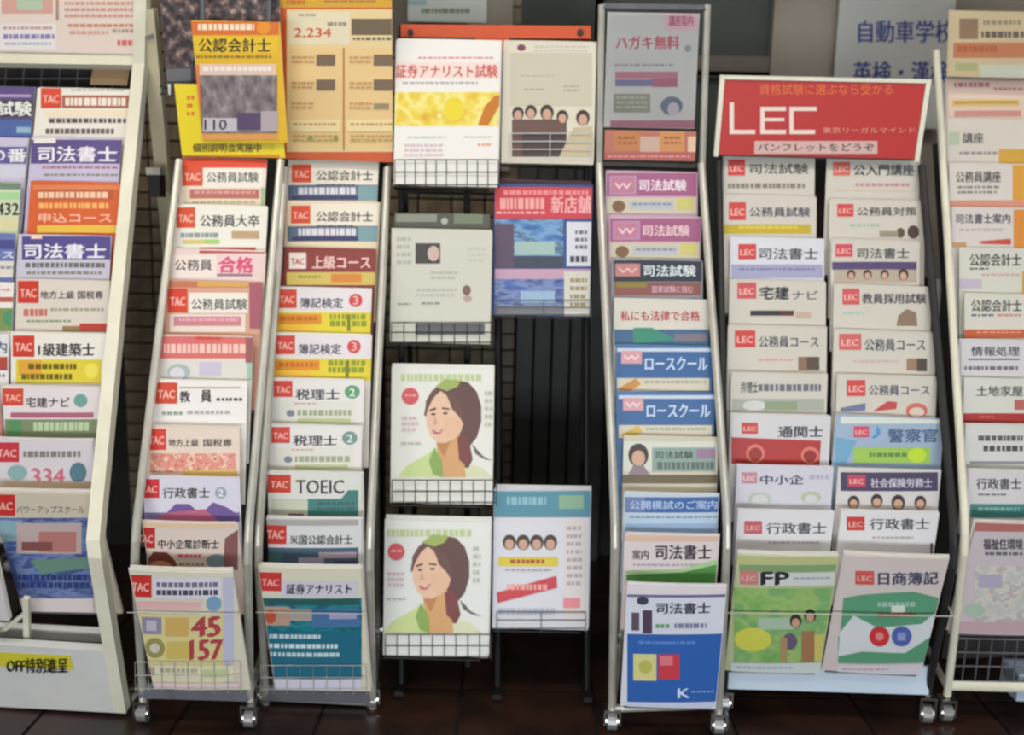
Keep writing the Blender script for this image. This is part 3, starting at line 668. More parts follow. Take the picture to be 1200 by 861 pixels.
poster(R2, (224, 24), (328, 26), 166, 'e8b81c', 'yellow and orange poster with black title above a group photograph', [
 ('r', 224, 25, 327, 41, 'e07024'), ('d', 232, 28, 298, 36, 1, 'ffe8c8', 'title_lettering', .9), ('e', 309, 32, 8, 8, 'f0941c'), ('r', 226, 43, 326, 62, 'ecc41c'), ('t', '公認会計士', 233, 45, 317, 61, '4a3c10', .03), ('d', 230, 65, 318, 71, 1, '9a7c18'), ('r', 234, 75, 324, 88, 'e8c8b4'), ('d', 238, 78, 318, 84, 1, 'f4ece4', 'title_lettering', .8),
 ('r', 234, 88, 325, 156, 'group', 'cover_picture'), ('r', 238, 138, 278, 154, 'c8c0c8', 'cover_picture'), ('t', '110', 240, 140, 266, 152, '54484c', .02), ('r', 278, 132, 306, 152, '584468', 'cover_picture'), ('r', 306, 130, 326, 154, 'b8a8ac', 'cover_picture'), ('r', 224, 76, 233, 156, 'e87838'), ('r', 232, 157, 326, 163, 'e89c58')], off=.022, ref=(270, 184))

# ------------------------------------------------------------------ rack 3
R3 = Rack(370, 1.98, -2, 25, 18)
r3, A, B = rack(R3, 'narrow silver pamphlet rack with one column, third rack from the left', ((334, 197), (302, 645), (312, 826)), ((454, 197), (433, 648), (437, 832)), 'silver', base=(310, 802, 434, 821), ytop=170)
posts(R3, r3, 350, 440, 184)
R3.lim = (312, 424)
R3.group = 'pamphlets in the third rack'
def L3(row, x0, x1, y, paper, label, items, **k): return leaflet(R3, r3, row, 10, x0, x1, y, k.pop('bottom', None), paper, label, items, **k)
def kaikei(dx, y, tc_): return [tac(342 + dx, y + 4, 365 + dx, y + 25, 'dc4f2f'), ('r', 366 + dx, y + 2, 443, y + 27, 'ece4d4'), ('t', '公認会計士', 371, y + 11, 437, y + 23, tc_, .025), ('r', 338 + dx, y + 28, 444, y + 46, '5c6c84'), ('r', 420, y + 29, 444, y + 46, '7ca0a8'), ('d', 350, y + 31, 418, y + 40, 1, 'e0dce4', 'title_lettering', .9), ('d', 372, y + 27, 416, y + 30, 1, '5c5468'), ('r', 342, y + 41, 420, y + 45, '3c3c68')]
L3(0, 338, 444, 189, 'e8ddcc', 'pamphlet with grey-green title over a navy strip, top pocket of the third rack', kaikei(0, 189, '6c7464'), lean=15)
L3(1, 336, 444, 235, 'e8d8b8', 'pamphlet with brown-grey title over a navy strip, second pocket of the third rack', kaikei(-1, 237, '6e6258'), lean=15)
L3(2, 334, 441, 290, '8c3c38', 'maroon pamphlet with white badge and pale title, third pocket of the third rack', [
 ('b', 'TAC', 339, 296, 359, 315, 'f2e2dc', 'b84438'), ('t', '上級コース', 366, 300, 434, 315, 'f0c8c0', .03), ('r', 336, 319, 440, 334, 'd4bc64'), ('r', 388, 321, 424, 331, 'd8883c'), ('d', 350, 323, 376, 329, 1, '8c9a44')], lean=15)
def boki(y, x): return [tac(x + 2, y + 3, x + 25, y + 25, 'd84a3c'), ('r', x + 26, y + 2, 434, y + 28, 'e4dce0'), ('t', '簿記検定', x + 29, y + 13, x + 79, y + 25, '5c6478', .025), ('e', x + 94, y + 16, 8, 8, 'd0484c'), ('t', '3', x + 91, y + 11, x + 97, y + 21, 'f0b0a8', .03),
 ('r', x, y + 30, 436, y + 56, 'e2d034'), ('r', x + 2, y + 32, x + 54, y + 44, 'e09028'), ('d', x + 6, y + 35, x + 50, y + 41, 1, 'c86c18', 'title_lettering', .8), ('r', x + 2, y + 45, x + 44, y + 52, 'f0bc38'), ('d', x + 64, y + 32, x + 108, y + 48, 2, '8c9c28', 'title_lettering', .8), ('r', x + 84, y + 33, x + 88, y + 52, '7c7c28')]
L3(3, 323, 436, 337, 'e9e2da', 'yellow and orange pamphlet with red dot, upper of two alike, third rack', boki(336, 323), lean=14)
L3(4, 321, 436, 391, 'e9e2da', 'yellow and orange pamphlet with red dot, lower of two alike, third rack', boki(390, 321), lean=12)
def zeiri(y, x, c): return [tac(x + 2, y + 3, x + 24, y + 22, 'd4463c'), ('t', '税理士', x + 28, y + 13, x + 79, y + 25, '5a5060', .03), ('e', x + 94, y + 16, 9, 8, c), ('t', '2', x + 91, y + 12, x + 97, y + 21, 'dcecdc', .03), ('r', x + 8, y + 27, x + 98, y + 54, 'dedbd2'), ('d', x + 26, y + 29, x + 52, y + 32, 1, 'c09888'), ('e', x + 22, y + 41, 5, 4, '7c8894'), ('d', x + 30, y + 37, x + 94, y + 45, 1, 'a0a888', 'title_lettering', .85), ('r', x + 30, y + 47, x + 92, y + 52, 'b8c08c')]
L3(5, 319, 427, 443, 'e4e0dc', 'white pamphlet with bright green dot, upper of two alike, sixth pocket of the third rack', zeiri(443, 319, '5c9c70'), lean=9)
L3(6, 315, 429, 497, 'e4e0dc', 'white pamphlet with grey-green dot, lower of two alike, seventh pocket of the third rack', zeiri(497, 316, '74948c'), lean=5)
L3(7, 313, 428, 552, 'dcdcd4', 'white pamphlet with teal block and Latin letter title, eighth pocket of the third rack', [
 tac(314, 556, 341, 577, 'd0402f'), ('t', 'TOEIC', 347, 562, 403, 578, '544c58', .02), ('r', 318, 584, 362, 606, 'c8ccb8'), ('p', [(361, 584), (400, 584), (408, 574), (420, 574), (420, 604), (361, 604)], '3f7f7a', 'cover_picture'), ('d', 372, 588, 416, 600, 2, '3c5c64'), ('r', 338, 601, 356, 605, '7c5460')], lean=-1)
L3(8, 308, 425, 606, 'dcdcdc', 'grey-white pamphlet with a dark teal and purple strip, ninth pocket of the third rack', [
 tac(310, 612, 336, 637, 'cc3a34'), ('r', 312, 608, 420, 615, 'b0aca8'), ('t', '米国公認会計士', 340, 626, 413, 637, '5a6468', .02), ('r', 308, 641, 420, 664, '4c6478', 'cover_picture'), ('r', 312, 647, 330, 660, '4c8484', 'cover_picture'), ('r', 350, 652, 380, 663, 'a8a4bc', 'cover_picture'), ('r', 374, 646, 418, 653, 'c0aebc', 'cover_picture'), ('r', 392, 656, 420, 663, '484468', 'cover_picture')], lean=-8)
s3, b3, h3 = L3(9, 303, 423, 664, 'e2dcc6', 'large teal and navy pamphlet with white lettering, bottom pocket of the third rack', [
 tac(304, 670, 330, 692, 'd23c3c'), ('r', 330, 680, 420, 698, 'd8d4e0'), ('t', '証券アナリスト', 336, 683, 412, 695, '50485c', .025), ('r', 306, 700, 424, 798, 'tealphoto', 'cover_picture'), ('r', 306, 701, 422, 708, '2c5c5c', 'cover_picture'), ('r', 308, 710, 340, 732, 'bfa08c', 'cover_picture'), ('e', 317, 722, 7, 8, 'c0583c', 'cover_picture'), ('r', 340, 712, 366, 726, 'b0a8a0', 'cover_picture'),
 ('r', 366, 712, 422, 734, '4c78a8', 'cover_picture'), ('r', 386, 718, 418, 724, 'a8a8d0', 'cover_picture'), ('r', 311, 738, 422, 794, '23708a', 'cover_picture'), ('d', 316, 742, 376, 748, 1, 'c8e0e4', 'title_lettering', .8), ('d', 316, 753, 396, 759, 1, 'd8eef0', 'title_lettering', .85), ('d', 316, 763, 398, 769, 1, 'c8e0e4', 'title_lettering', .8), ('r', 312, 794, 424, 807, 'dcdaea')], bottom=808, lean=-17, spares=2)
wire_front(r3, s3, h3, 306, 430, 776, 804, 8, 2, 'silver', r=.0006)
s_ = s3
q = MB(); q.tube([W_(302, 712), W_(432, 714)], .0011, 'silver', 6); wpart(q, 'retaining_wire', r3)
poster(R3, (325, -30), (459, -26), 188, 'd2571f', 'orange-framed header poster with a cream two-column table above the third rack', [
 ('r', 328, -30, 469, 9, 'd8a41c'), ('d', 336, 0, 360, 6, 1, 'c86c20', 'title_lettering', .9), ('d', 380, 0, 440, 6, 1, 'b87838'), ('r', 336, 11, 466, 178, 'e8cf96'), ('r', 336, 56, 466, 176, 'ebc88a'), ('r', 339, 14, 410, 52, 'e6dab8'), ('t', '2,234', 345, 33, 388, 45, 'd0502c', .03), ('d', 350, 16, 372, 22, 1, 'a8a088'), ('d', 384, 26, 408, 31, 1, '98907c', 'cover_print', .9),
 ('r', 412, 22, 459, 41, '6c5a40', 'cover_picture'), ('d', 414, 44, 458, 50, 1, '6c5858'), ('r', 402, 56, 404, 176, 'b8763c')] +
 [('r', x, y, x + 22, y + 13, '7a6048', 'cover_picture') for x in (371, 438) for y in (64, 93)] + [('r', 438, 121, 456, 128, '9c8860', 'cover_picture')] +
 [('d', x, y, x + 26, y + 10, 2, 'c8985c') for x in (342, 410) for y in (66, 96, 120)] + [('r', x, y, x + 60, y + 14, 'f0d8a0') for x in (340, 407) for y in (140,)] + [('d', x, 144, x + 52, 150, 1, 'c4a060') for x in (344, 411)] + [('d', x, 158, x + 52, 168, 2, 'b89c50') for x in (344, 411)] + [('e', x, 162, 3, 3, '8a9a30') for x in (364, 394)], off=.024, lean=-8)

# ------------------------------------------------------------------ rack 4: black wire stand with magazines
class Flat(Rack): pass
R4 = Rack(570, 2.17, -1, 8, 8)
r4 = empty('magazine_stand', (R4.Lo(570, 800).x, R4.K.y, 0), 'black wire magazine stand with mesh baskets, in the middle of the row', 'rack')
def dn4(a=8): return R4.down(a)
for x in (470, 583, 688):
    q = MB(); t = R4.U(x, 30, -.062); bq = R4.U(x, 700, -.062); d_ = (bq - t).normalized(); bq = t + d_ * ((t.z - .012) / -d_.z)
    q.tube([t, bq], .007, 'black_steel'); wpart(q, 'upright', r4)
    q = MB(); q.sweep([bq - R4.back * .04 + Vector((0, 0, 0)), bq + R4.back * .36], R4.e1, [(-.01, -.006), (.01, -.006), (.01, .006), (-.01, .006)], 'black_steel'); wpart(q, 'foot', r4)
    q = MB(); q.tube([R4.U(x, 60, -.072), bq + R4.back * .34], .006, 'black_steel'); wpart(q, 'rear_leg', r4)
for y in (44, 225):
    q = MB(); q.tube([R4.U(470, y, -.062), R4.U(688, y + 5, -.062)], .004, 'black_steel'); wpart(q, 'crossbar', r4)
q = MB(); q.tube([R4.U(547, 44, -.066), R4.U(548, 780, -.066)], .0075, 'black_steel'); wpart(q, 'upright', r4)
# orange header bar with two screws
q = MB(); c = [R4.U(470, 29, -.042), R4.U(692, 31, -.042), R4.U(692, 46, -.042), R4.U(470, 44, -.042)]
fr_ = [v + R4.nu * .004 for v in c]; bk = [v - R4.nu * .006 for v in c]
q.add(fr_ + bk, [(3, 2, 1, 0), (4, 5, 6, 7), (0, 1, 5, 4), (1, 2, 6, 5), (2, 3, 7, 6), (3, 0, 4, 7)], 'cf4f20')
c = [R4.U(556, 44, -.042), R4.U(597, 44, -.042), R4.U(592, 62, -.042), R4.U(560, 62, -.042)]; fr_ = [v + R4.nu * .003 for v in c]; bk = [v - R4.nu * .004 for v in c]
q.add(fr_ + bk, [(3, 2, 1, 0), (4, 5, 6, 7), (0, 1, 5, 4), (1, 2, 6, 5), (2, 3, 7, 6), (3, 0, 4, 7)], 'd8501c'); wpart(q, 'header_bar', r4)
for x in (481, 680):
    q = MB(); q.disc(R4.U(x, 38, -.035), R4.nu, .007, .006, 'dark_steel', 10); wpart(q, 'screw', r4)
def mag(x0, x1, y, bot, paper, label, items, y2=None, lean=7, off=.012, spares=2, basket=None, bk_='wire_dark', thick=.004):
    dy = (x1 - x0) * .02 if y2 is None else y2 - y
    lean = 7
    if x0 > 575 and off > 0: off = -.018
    sh = Sheet(R4.U(x0, y, off), R4.U(x1, y + dy, off), dn4(lean)); h = -sh.loc((x0 + x1) / 2, bot)[1]; sh.bow = .0015
    b = sh.body('magazine', h, thick, paper); tag(b, label, 'magazine', 'magazines in the wire stand'); run(sh, items); sh.finish(b)
    for s_ in range(spares):
        s2_ = Sheet(sh.O, sh.O + sh.ex * sh.w, -sh.ey); s2_.bow = .0015; bb = s2_.body('magazine', h, thick, paper)
        M = s2_.M.copy(); M.translation = sh.O - sh.ez * ((thick + .0007) * (s_ + 1)) + sh.ey * .004 * (s_ + 1) + sh.ex * random.uniform(-.002, .003)
        bb.matrix_world = M; tag(bb, short(label, ('nearer', 'rearmost')[s_] if spares > 1 else ''), 'magazine', 'magazines in the wire stand')
    if basket:
        a, t_, c_, d_, nv, nh = basket; wire_front(r4, sh, h, a, c_, t_, d_, nv, nh, bk_, r=.0010, off=.0085)
    if not spares: return sh
    # tray under the stack
    q = MB(); c0 = sh.O - sh.ey * (h + .0035); e = sh.ex * (sh.w * .92)
    P = [c0 + sh.ez * .006, c0 + e + sh.ez * .006, c0 + e - sh.ez * .032, c0 - sh.ez * (off + .036)]; d2 = -sh.ey * .002
    q.add(P + [p + d2 for p in P], [(3, 2, 1, 0), (4, 5, 6, 7), (0, 1, 5, 4), (1, 2, 6, 5), (2, 3, 7, 6), (3, 0, 4, 7)], 'black_steel'); wpart(q, 'tray', r4)
    return sh
mag(464, 587, 48, 218, 'f0ece6', 'white booklet with red headline and yellow picture band, upper left basket of the wire stand', [
 ('d', 490, 67, 578, 71, 1, 'd88c80'), ('r', 462, 73, 585, 92, 'f6dcd4'), ('t', '証券アナリスト試験', 464, 76, 583, 91, 'c84c40', .02), ('d', 472, 96, 560, 101, 1, 'b8b0b8'), ('r', 463, 108, 586, 148, 'yellowphoto', 'cover_picture'), ('e', 532, 128, 12, 14, 'ecd62c', 'cover_picture'), ('p', [(560, 147), (568, 125), (580, 112), (586, 112), (586, 124), (572, 147)], 'c8781c', 'cover_picture'), ('e', 515, 136, 3, 3, 'f4e8a0'),
 ('d', 478, 160, 524, 164, 1, 'b8ccb0'), ('d', 474, 169, 520, 186, 3, 'd8c0c8'), ('d', 544, 160, 576, 163, 1, 'b0c0a0'), ('d', 560, 168, 576, 174, 1, 'ecb088')], basket=(463, 188, 584, 217, 10, 2))
mag(590, 699, 50, 192, 'e0d8c4', 'white booklet with a row of dark-haired people, upper right basket of the wire stand', [
 ('e', 611, 56, 5, 4, '7a3c54'), ('d', 626, 54, 690, 63, 2, 'c8c0b8'), ('r', 598, 62, 694, 125, 'ccc6b0'), ('d', 610, 88, 650, 92, 1, 'b8b0a0'), ('d', 614, 104, 640, 108, 1, 'a8a090'), ('d', 660, 100, 680, 110, 2, 'b0a898'),
 ('r', 600, 140, 664, 184, '6a5048', 'cover_picture'), ('f', 607, 133, 7), ('f', 622, 131, 7), ('f', 641, 132, 8), ('f', 659, 137, 7), ('f', 683, 138, 8), ('r', 612, 156, 662, 184, '4a3a38', 'cover_picture'), ('p', [(655, 184), (672, 150), (694, 148), (694, 184)], 'c8b898', 'cover_picture')], y2=52, basket=(597, 157, 692, 185, 2, 3), bk_='white_steel')
mag(459, 577, 269, 402, 'd2d0c2', 'grey-white newsletter with one small dark portrait, middle left basket of the wire stand', [
 ('r', 487, 285, 516, 309, '46443f', 'cover_picture'), ('e', 508, 297, 7, 9, 'd0b4ac', 'cover_picture'), ('d', 465, 278, 482, 314, 4, 'b4b4a8'), ('d', 548, 290, 570, 310, 3, 'c8c4b4'), ('d', 505, 318, 536, 330, 2, 'b8b4ac'), ('e', 547, 340, 5, 6, '7c6058', 'cover_picture'), ('e', 548, 350, 5, 4, 'b89c98', 'cover_picture'), ('d', 488, 338, 535, 350, 2, 'c0bcb8'), ('d', 466, 355, 482, 359, 1, '94908a'), ('d', 494, 354, 516, 359, 1, '94908a'), ('r', 487, 379, 568, 392, '606068')], spares=1, basket=(459, 378, 577, 401, 8, 2))
mag(462, 574, 249, 380, '55564c', 'dark grey-green booklet standing behind the newsletter in the middle left basket', [('r', 464, 251, 512, 260, '8c9080'), ('e', 521, 259, 4, 4, 'b0b8a4'), ('r', 532, 250, 566, 262, '78826c')], spares=0, off=-.012, lean=8)
mag(580, 694, 218, 370, '33528c', 'magazine with red masthead over blue seaside pictures, middle right of the wire stand', [
 ('r', 580, 219, 698, 256, 'd0424c'), ('d', 590, 223, 690, 229, 1, 'e88c90', 'title_lettering', .9), ('d', 586, 232, 640, 246, 1, 'f0a8a4', 'title_lettering', .95), ('t', '新店舗', 646, 230, 692, 250, 'f2b0b0', .02), ('d', 582, 248, 640, 253, 1, 'f4b4b4'), ('r', 580, 257, 660, 314, 'seaside', 'cover_picture'), ('r', 580, 262, 602, 314, '5c4c64', 'cover_picture'), ('r', 603, 283, 650, 299, 'a4c0bc', 'cover_picture'), ('r', 602, 300, 660, 314, '3f4558', 'cover_picture'), ('r', 664, 260, 693, 312, 'dcdce4'), ('d', 674, 270, 688, 296, 3, '706c80', 'title_lettering'), ('d', 668, 300, 688, 308, 1, '484450', 'title_lettering', .9),
 ('r', 580, 315, 694, 327, 'c8a0b8', 'cover_picture'), ('r', 580, 327, 662, 358, 'bluephoto', 'cover_picture'), ('r', 610, 341, 650, 355, '9cb8d4', 'cover_picture'), ('r', 580, 358, 660, 368, '7c8084', 'cover_picture'), ('r', 661, 318, 693, 370, 'd8d4c8'), ('d', 668, 326, 688, 364, 4, 'a0946c', 'title_lettering')], y2=220, basket=(582, 352, 692, 369, 2, 2), bk_='grey_steel', thick=.006)
mag(583, 692, 210, 350, '6c1c28', 'dark red magazine showing above the seaside one in the wire stand', [('r', 584, 211, 690, 217, '3c1c24')], spares=0, off=-.046, lean=8)
def girl(dx, dy, sx=1.0):
    def X(x): return 460 + (x - 460) * sx + dx
    def Pp(*pts): return [(X(a), b_ + dy) for a, b_ in pts]
    C = 'cover_picture'
    return [('d', X(470), 438 + dy, X(566), 447 + dy, 1, 'c0d098', 'title_lettering', .95), ('p', Pp((466, 559), (476, 546), (500, 532), (512, 524), (522, 559)), 'ccdc94', C), ('p', Pp((522, 559), (540, 540), (566, 548), (578, 559)), 'dcdcb8', C),
     ('p', Pp((497, 486), (500, 470), (508, 457), (520, 449), (534, 445), (549, 448), (559, 459), (564, 476), (564, 494), (559, 512), (551, 522), (554, 538), (549, 548), (540, 547), (533, 536), (530, 520), (510, 500)), '63413c', C),
     ('p', Pp((511, 516), (538, 506), (543, 530), (546, 559), (518, 559), (514, 534)), 'd8a46c', C), ('p', Pp((512, 520), (530, 512), (520, 535)), 'c08450', C),
     ('p', Pp((500, 498), (499, 486), (502, 474), (508, 464), (517, 458), (525, 464), (529, 478), (538, 488), (543, 496), (540, 506), (532, 514), (522, 519), (513, 518), (505, 511)), 'ebc3a4', C),
     ('p', Pp((520, 490), (536, 488), (543, 496), (540, 506), (530, 514), (522, 512)), 'e9bd9b', C),
     ('p', Pp((499, 488), (499, 470), (506, 458), (516, 450), (518, 456), (508, 466), (502, 478)), '6c4840', C), ('p', Pp((518, 456), (530, 458), (541, 476), (545, 494), (540, 490), (530, 478), (524, 464)), '6c4840', C),
     ('p', Pp((536, 512), (545, 508), (551, 522), (553, 538), (547, 546), (538, 538)), '7c3c38', C), ('p', Pp((553, 520), (557, 531), (566, 537), (578, 540), (566, 534), (559, 526)), '6c6058', C),
     ('p', Pp((503, 480), (510, 477), (512, 479), (504, 482)), '6c4840', C), ('p', Pp((518, 477), (527, 478), (527, 480), (518, 479)), '6c4840', C), ('e', X(508), 485 + dy, 2.8, 1.3, '54342c', C), ('e', X(522), 484 + dy, 3, 1.3, '54342c', C),
     ('p', Pp((510, 486), (513, 496), (509, 498), (508, 496)), 'd8a488', C), ('p', Pp((506, 503), (513, 505), (521, 501), (516, 508), (509, 508)), 'c4686c', C), ('p', Pp((508, 504), (513, 505), (519, 503), (514, 506)), 'f4e8e4', C),
     ('p', Pp((510, 453), (522, 444), (540, 446), (536, 453), (524, 458)), 'a0b45c', C), ('p', Pp((509, 524), (518, 540), (519, 559), (508, 555), (503, 540)), '8cac54', C),
     ('e', X(481), 464 + dy, 10, 10, 'd4565c'), ('d', X(475), 462 + dy, X(488), 466 + dy, 1, 'f0b0ac'), ('d', X(471), 488 + dy, X(490), 508 + dy, 3, 'd8bcc0'), ('d', X(470), 518 + dy, X(494), 523 + dy, 1, 'b4bcac'), ('d', X(568), 458 + dy, X(577), 504 + dy, 5, 'c0c0b4')]
mag(459, 579, 430, 590, 'e9e8e0', 'magazine with a smiling brown-haired woman on cover, upper of two alike, wire stand', girl(0, 0), basket=(460, 562, 582, 588, 9, 2), y2=432, spares=2)
mag(451, 575, 608, 769, 'e6e7e2', 'magazine with a smiling brown-haired woman on cover, lower of two alike, wire stand', girl(-17, 182, 1.03), basket=(452, 742, 576, 768, 9, 2), y2=611, lean=5, spares=2)
mag(579, 692, 573, 737, 'dfdfe6', 'teal-topped booklet with four drawn faces and slanted red banner, wire stand', [
 ('r', 579, 575, 692, 606, '5090a4'), ('d', 594, 582, 640, 592, 1, '8cbccc', 'title_lettering', .9), ('r', 655, 580, 684, 596, '8cb494'), ('r', 579, 606, 686, 612, 'e0dce0')] + [('f', x, 635, 8) for x in (597, 613, 629, 645)] + [
 ('r', 584, 652, 654, 663, 'e0cc3c'), ('d', 598, 655, 640, 660, 1, 'b0502c', 'title_lettering', .9), ('p', [(582, 694), (652, 674), (653, 688), (583, 706)], 'd04048', 'cover_print'), ('d', 594, 684, 644, 695, 1, 'f0a8a0', 'title_lettering', .6), ('d', 592, 666, 646, 671, 1, 'b4a8b8'), ('r', 661, 612, 686, 726, 'e4dcd8'), ('d', 664, 616, 682, 690, 8, 'b8acb0'), ('r', 660, 700, 680, 712, 'e89098'), ('d', 584, 712, 650, 722, 2, 'b8c0d0')], y2=575, lean=5, basket=(582, 716, 686, 735, 2, 2), bk_='grey_steel', thick=.007)

# paper sign on the wall above the stand
sh = Sheet(atY(478, -30, WY - .055), atY(571, -28, WY - .055), Vector((0, 0, -1))); b = sh.body('notice_sheet', -sh.loc(520, 26)[1], .002, 'c4ccc8'); tag(b, 'pale grey-green paper notice on the wall above the magazine stand', 'notice')
run(sh, [('d', 494, 10, 552, 16, 1, '70866c', 'title_lettering', .9), ('r', 478, 0, 500, 6, '8cb0b8')]); sh.finish(b)
# white school poster on the wall
sh = Sheet(atY(987, -40, WY - .09), atY(1124, -37, WY - .09), Vector((0, 0, -1))); b = sh.body('wall_poster', -sh.loc(1050, 150)[1], .012, 'poster_board', 'b0b0ac'); tag(b, 'white wall poster with large navy characters behind the red sign', 'poster')
sh.clip = False
run(sh, [('t', '自動車学校', 1006, 24, 1118, 50, '2c3a7c', .02), ('t', '英検・漢検', 1000, 72, 1112, 98, '2c3a7c', .02)]); sh.finish(b)

# ------------------------------------------------------------------ rack 5
R5 = Rack(788, 1.97, -1, 25, 10)
r5, A, B = rack(R5, 'silver rack with tall framed header, between the wire stand and the red-signed rack', ((702, 192), (721, 620), (717, 840)), ((822, 192), (853, 620), (842, 836)), 'silver', ytop=205)
RF = (765, 193)
def H5(x, y, o=0): return R5.H(x, y, RF, 1, o)
for x, xt in ((702, 705), (823, 829)):
    q = MB(); q.tube([H5(x, 194), H5(xt, 6)], .0075, 'silver'); wpart(q, 'header_post', r5)
q = MB(); q.sweep([H5(705, 8), H5(829, 10)], R5.up, rect(.006, .005), 'grey_steel'); wpart(q, 'header_bar', r5)
q = MB(); q.sweep([H5(703, 193), H5(822, 196)], R5.up, rect(.005, .005), 'dark_steel'); wpart(q, 'header_bar', r5)
poster(R5, (712, 14), (820, 16), 150, 'b9bab8', 'grey-white header sheet with faded pink lettering over the rack beside the red sign', [
 ('r', 778, 12, 818, 36, 'c8a8b4'), ('t', '講座案内', 784, 18, 812, 31, 'a04c60', .02), ('t', 'ハガキ無料', 722, 42, 796, 58, 'b45868', .03), ('e', 806, 57, 4, 4, '8c8c98'), ('d', 720, 75, 790, 80, 1, '90909c'), ('r', 721, 84, 794, 92, 'a86c7c'), ('r', 721, 93, 764, 101, '6c6c94'), ('r', 764, 92, 794, 102, 'a05c74'), ('r', 719, 110, 762, 132, '86867a'), ('d', 722, 113, 758, 130, 3, 'a4a494'), ('e', 787, 124, 13, 11, '5c6c7c', 'cover_picture'), ('e', 789, 128, 7, 8, 'b0a4b4', 'cover_picture'), ('r', 715, 141, 816, 151, '9c6474')], off=-.001, lean=1, ref=RF)
poster(R5, (709, 152), (816, 154), 188, 'b8705c', 'orange and pink strip poster below the header sheet of the rack beside the red sign', [
 ('r', 720, 154, 750, 176, 'c07c48'), ('r', 773, 154, 802, 178, 'd08c54'), ('r', 750, 160, 773, 180, 'c8a898'), ('d', 724, 160, 746, 172, 2, '9c5c3c'), ('d', 778, 160, 798, 172, 2, 'a86438'), ('r', 806, 160, 817, 178, 'e0c0a0'), ('r', 708, 178, 814, 190, 'b45c54'), ('d', 712, 182, 810, 187, 1, 'd09088')], off=-.001, lean=1, ref=RF)
q = MB(); sh_ = Sheet(H5(713, 15, .003), H5(819, 17, .003), R5.down(1)); hh = -sh_.loc(765, 148)[1]
q.box((0, -hh, 0), (sh_.w, 0, .0015), 'acrylic'); o = q.build('acrylic_pane', M=sh_.M); tag(o, 'clear acrylic pane over the grey header sheet', 'pane')
R5.lim = (731, 842)
R5.group = 'pamphlets in the framed-header rack'
def L5(row, x0, x1, y, paper, label, items, **k): return leaflet(R5, r5, row, 10, x0, x1, y, k.pop('bottom', None), paper, label, items, **k)
def shi(y, x0, x1, tc_): return [('r', x0, y + 3, x1, y + 30, 'a45c84'), ('r', x0 + 3, y + 6, x0 + 35, y + 28, 'b88cac'), ('b', 'W', x0 + 6, y + 8, x0 + 32, y + 26, 'bf7c94', 'eed0dc'), ('t', '司法試験', x0 + 38, y + 11, x1 - 12, y + 24, tc_, .03), ('r', x0, y + 32, x1, y + 50, 'ccc4ac'), ('e', x0 + 14, y + 42, 8, 7, '7c5c44', 'cover_picture'), ('r', x0 + 26, y + 36, x0 + 78, y + 46, 'b8bcc4'), ('d', x0 + 30, y + 38, x0 + 76, y + 44, 1, '8c90a0'), ('r', x0 + 82, y + 32, x1 - 4, y + 46, 'ccc474')]
L5(0, 710, 818, 200, 'c8a8bc', 'magenta pamphlet, upper of two alike, top pocket of the framed-header rack', shi(200, 711, 816, 'eee0ea'), lean=15)
L5(1, 714, 820, 253, 'c8a8b8', 'rose-red pamphlet with pale title, lower of two alike, second pocket of the framed-header rack', shi(253, 715, 820, 'e8c4c8'), lean=15)
L5(2, 717, 824, 304, '8c9098', 'navy-banded pamphlet with white title, third pocket of the framed-header rack', [
 ('r', 719, 305, 822, 330, '2c3444'), ('b', 'W', 721, 309, 750, 324, 'c08080', 'e8c8c0'), ('t', '司法試験', 754, 311, 815, 324, 'd4dce0', .03), ('r', 720, 331, 821, 346, '8c5450'), ('r', 722, 330, 758, 337, '8c7c3c'), ('t', '国家試験に挑む', 764, 335, 812, 343, 'e8c4d4', .01)], lean=15)
L5(3, 720, 831, 350, 'd4d0c4', 'cream pamphlet with red lettering over a blue-green band, fourth pocket of the framed-header rack', [
 ('t', '私にも法律で合格', 727, 364, 820, 376, 'b83c48', .02), ('r', 720, 386, 831, 405, '44688c', 'cover_picture'), ('p', [(742, 384), (764, 384), (792, 398), (742, 403)], '3c8c74', 'cover_picture'), ('r', 790, 391, 828, 400, '7c7480', 'cover_picture')], lean=14)
def low(y, x0, x1, oc): return [('r', x0, y + 2, x1, y + 6, 'c8d4e4'), ('r', x0, y + 6, x1, y + 36, '3c669c'), ('b', 'W', x0 + 5, y + 5, x0 + 29, y + 20, 'd4a0a8', 'f0dcd8'), ('t', 'ロースクール', x0 + 33, y + 12, x1 - 6, y + 28, 'c4d8ee', .025), ('r', x0, y + 37, x1 - 4, y + 52, 'd4ccb8'), ('p', [(x0, y + 50), (x0 + 22, y + 37), (x0 + 28, y + 44), (x0 + 14, y + 53)], oc, 'cover_picture'), ('d', x0 + 32, y + 40, x1 - 8, y + 46, 1, 'a0a498')]
L5(4, 722, 835, 405, '5078a8', 'blue pamphlet with an orange wedge, upper of two alike, fifth pocket of the framed-header rack', low(406, 723, 835, 'c88c44'), lean=13)
L5(5, 724, 838, 459, '5078a8', 'blue pamphlet with a yellow wedge, lower of two alike, sixth pocket of the framed-header rack', low(461, 725, 838, 'd4b050'), lean=10)
L5(6, 726, 842, 512, 'ccc6b0', 'cream pamphlet with a drawn face and grey-green text box, framed-header rack', [
 ('r', 727, 517, 842, 552, 'd8d8cc'), ('f', 748, 533, 12), ('p', [(736, 556), (742, 545), (754, 545), (762, 556)], '8c7c84', 'cover_picture'), ('r', 764, 524, 838, 552, '8ca498'), ('t', '司法試験', 768, 528, 812, 537, '4c6058', .02), ('r', 816, 526, 838, 537, '9c7c98'), ('d', 770, 541, 836, 550, 1, '5c6c68', 'title_lettering', .9), ('r', 728, 556, 842, 566, '6a5c44')], lean=5)
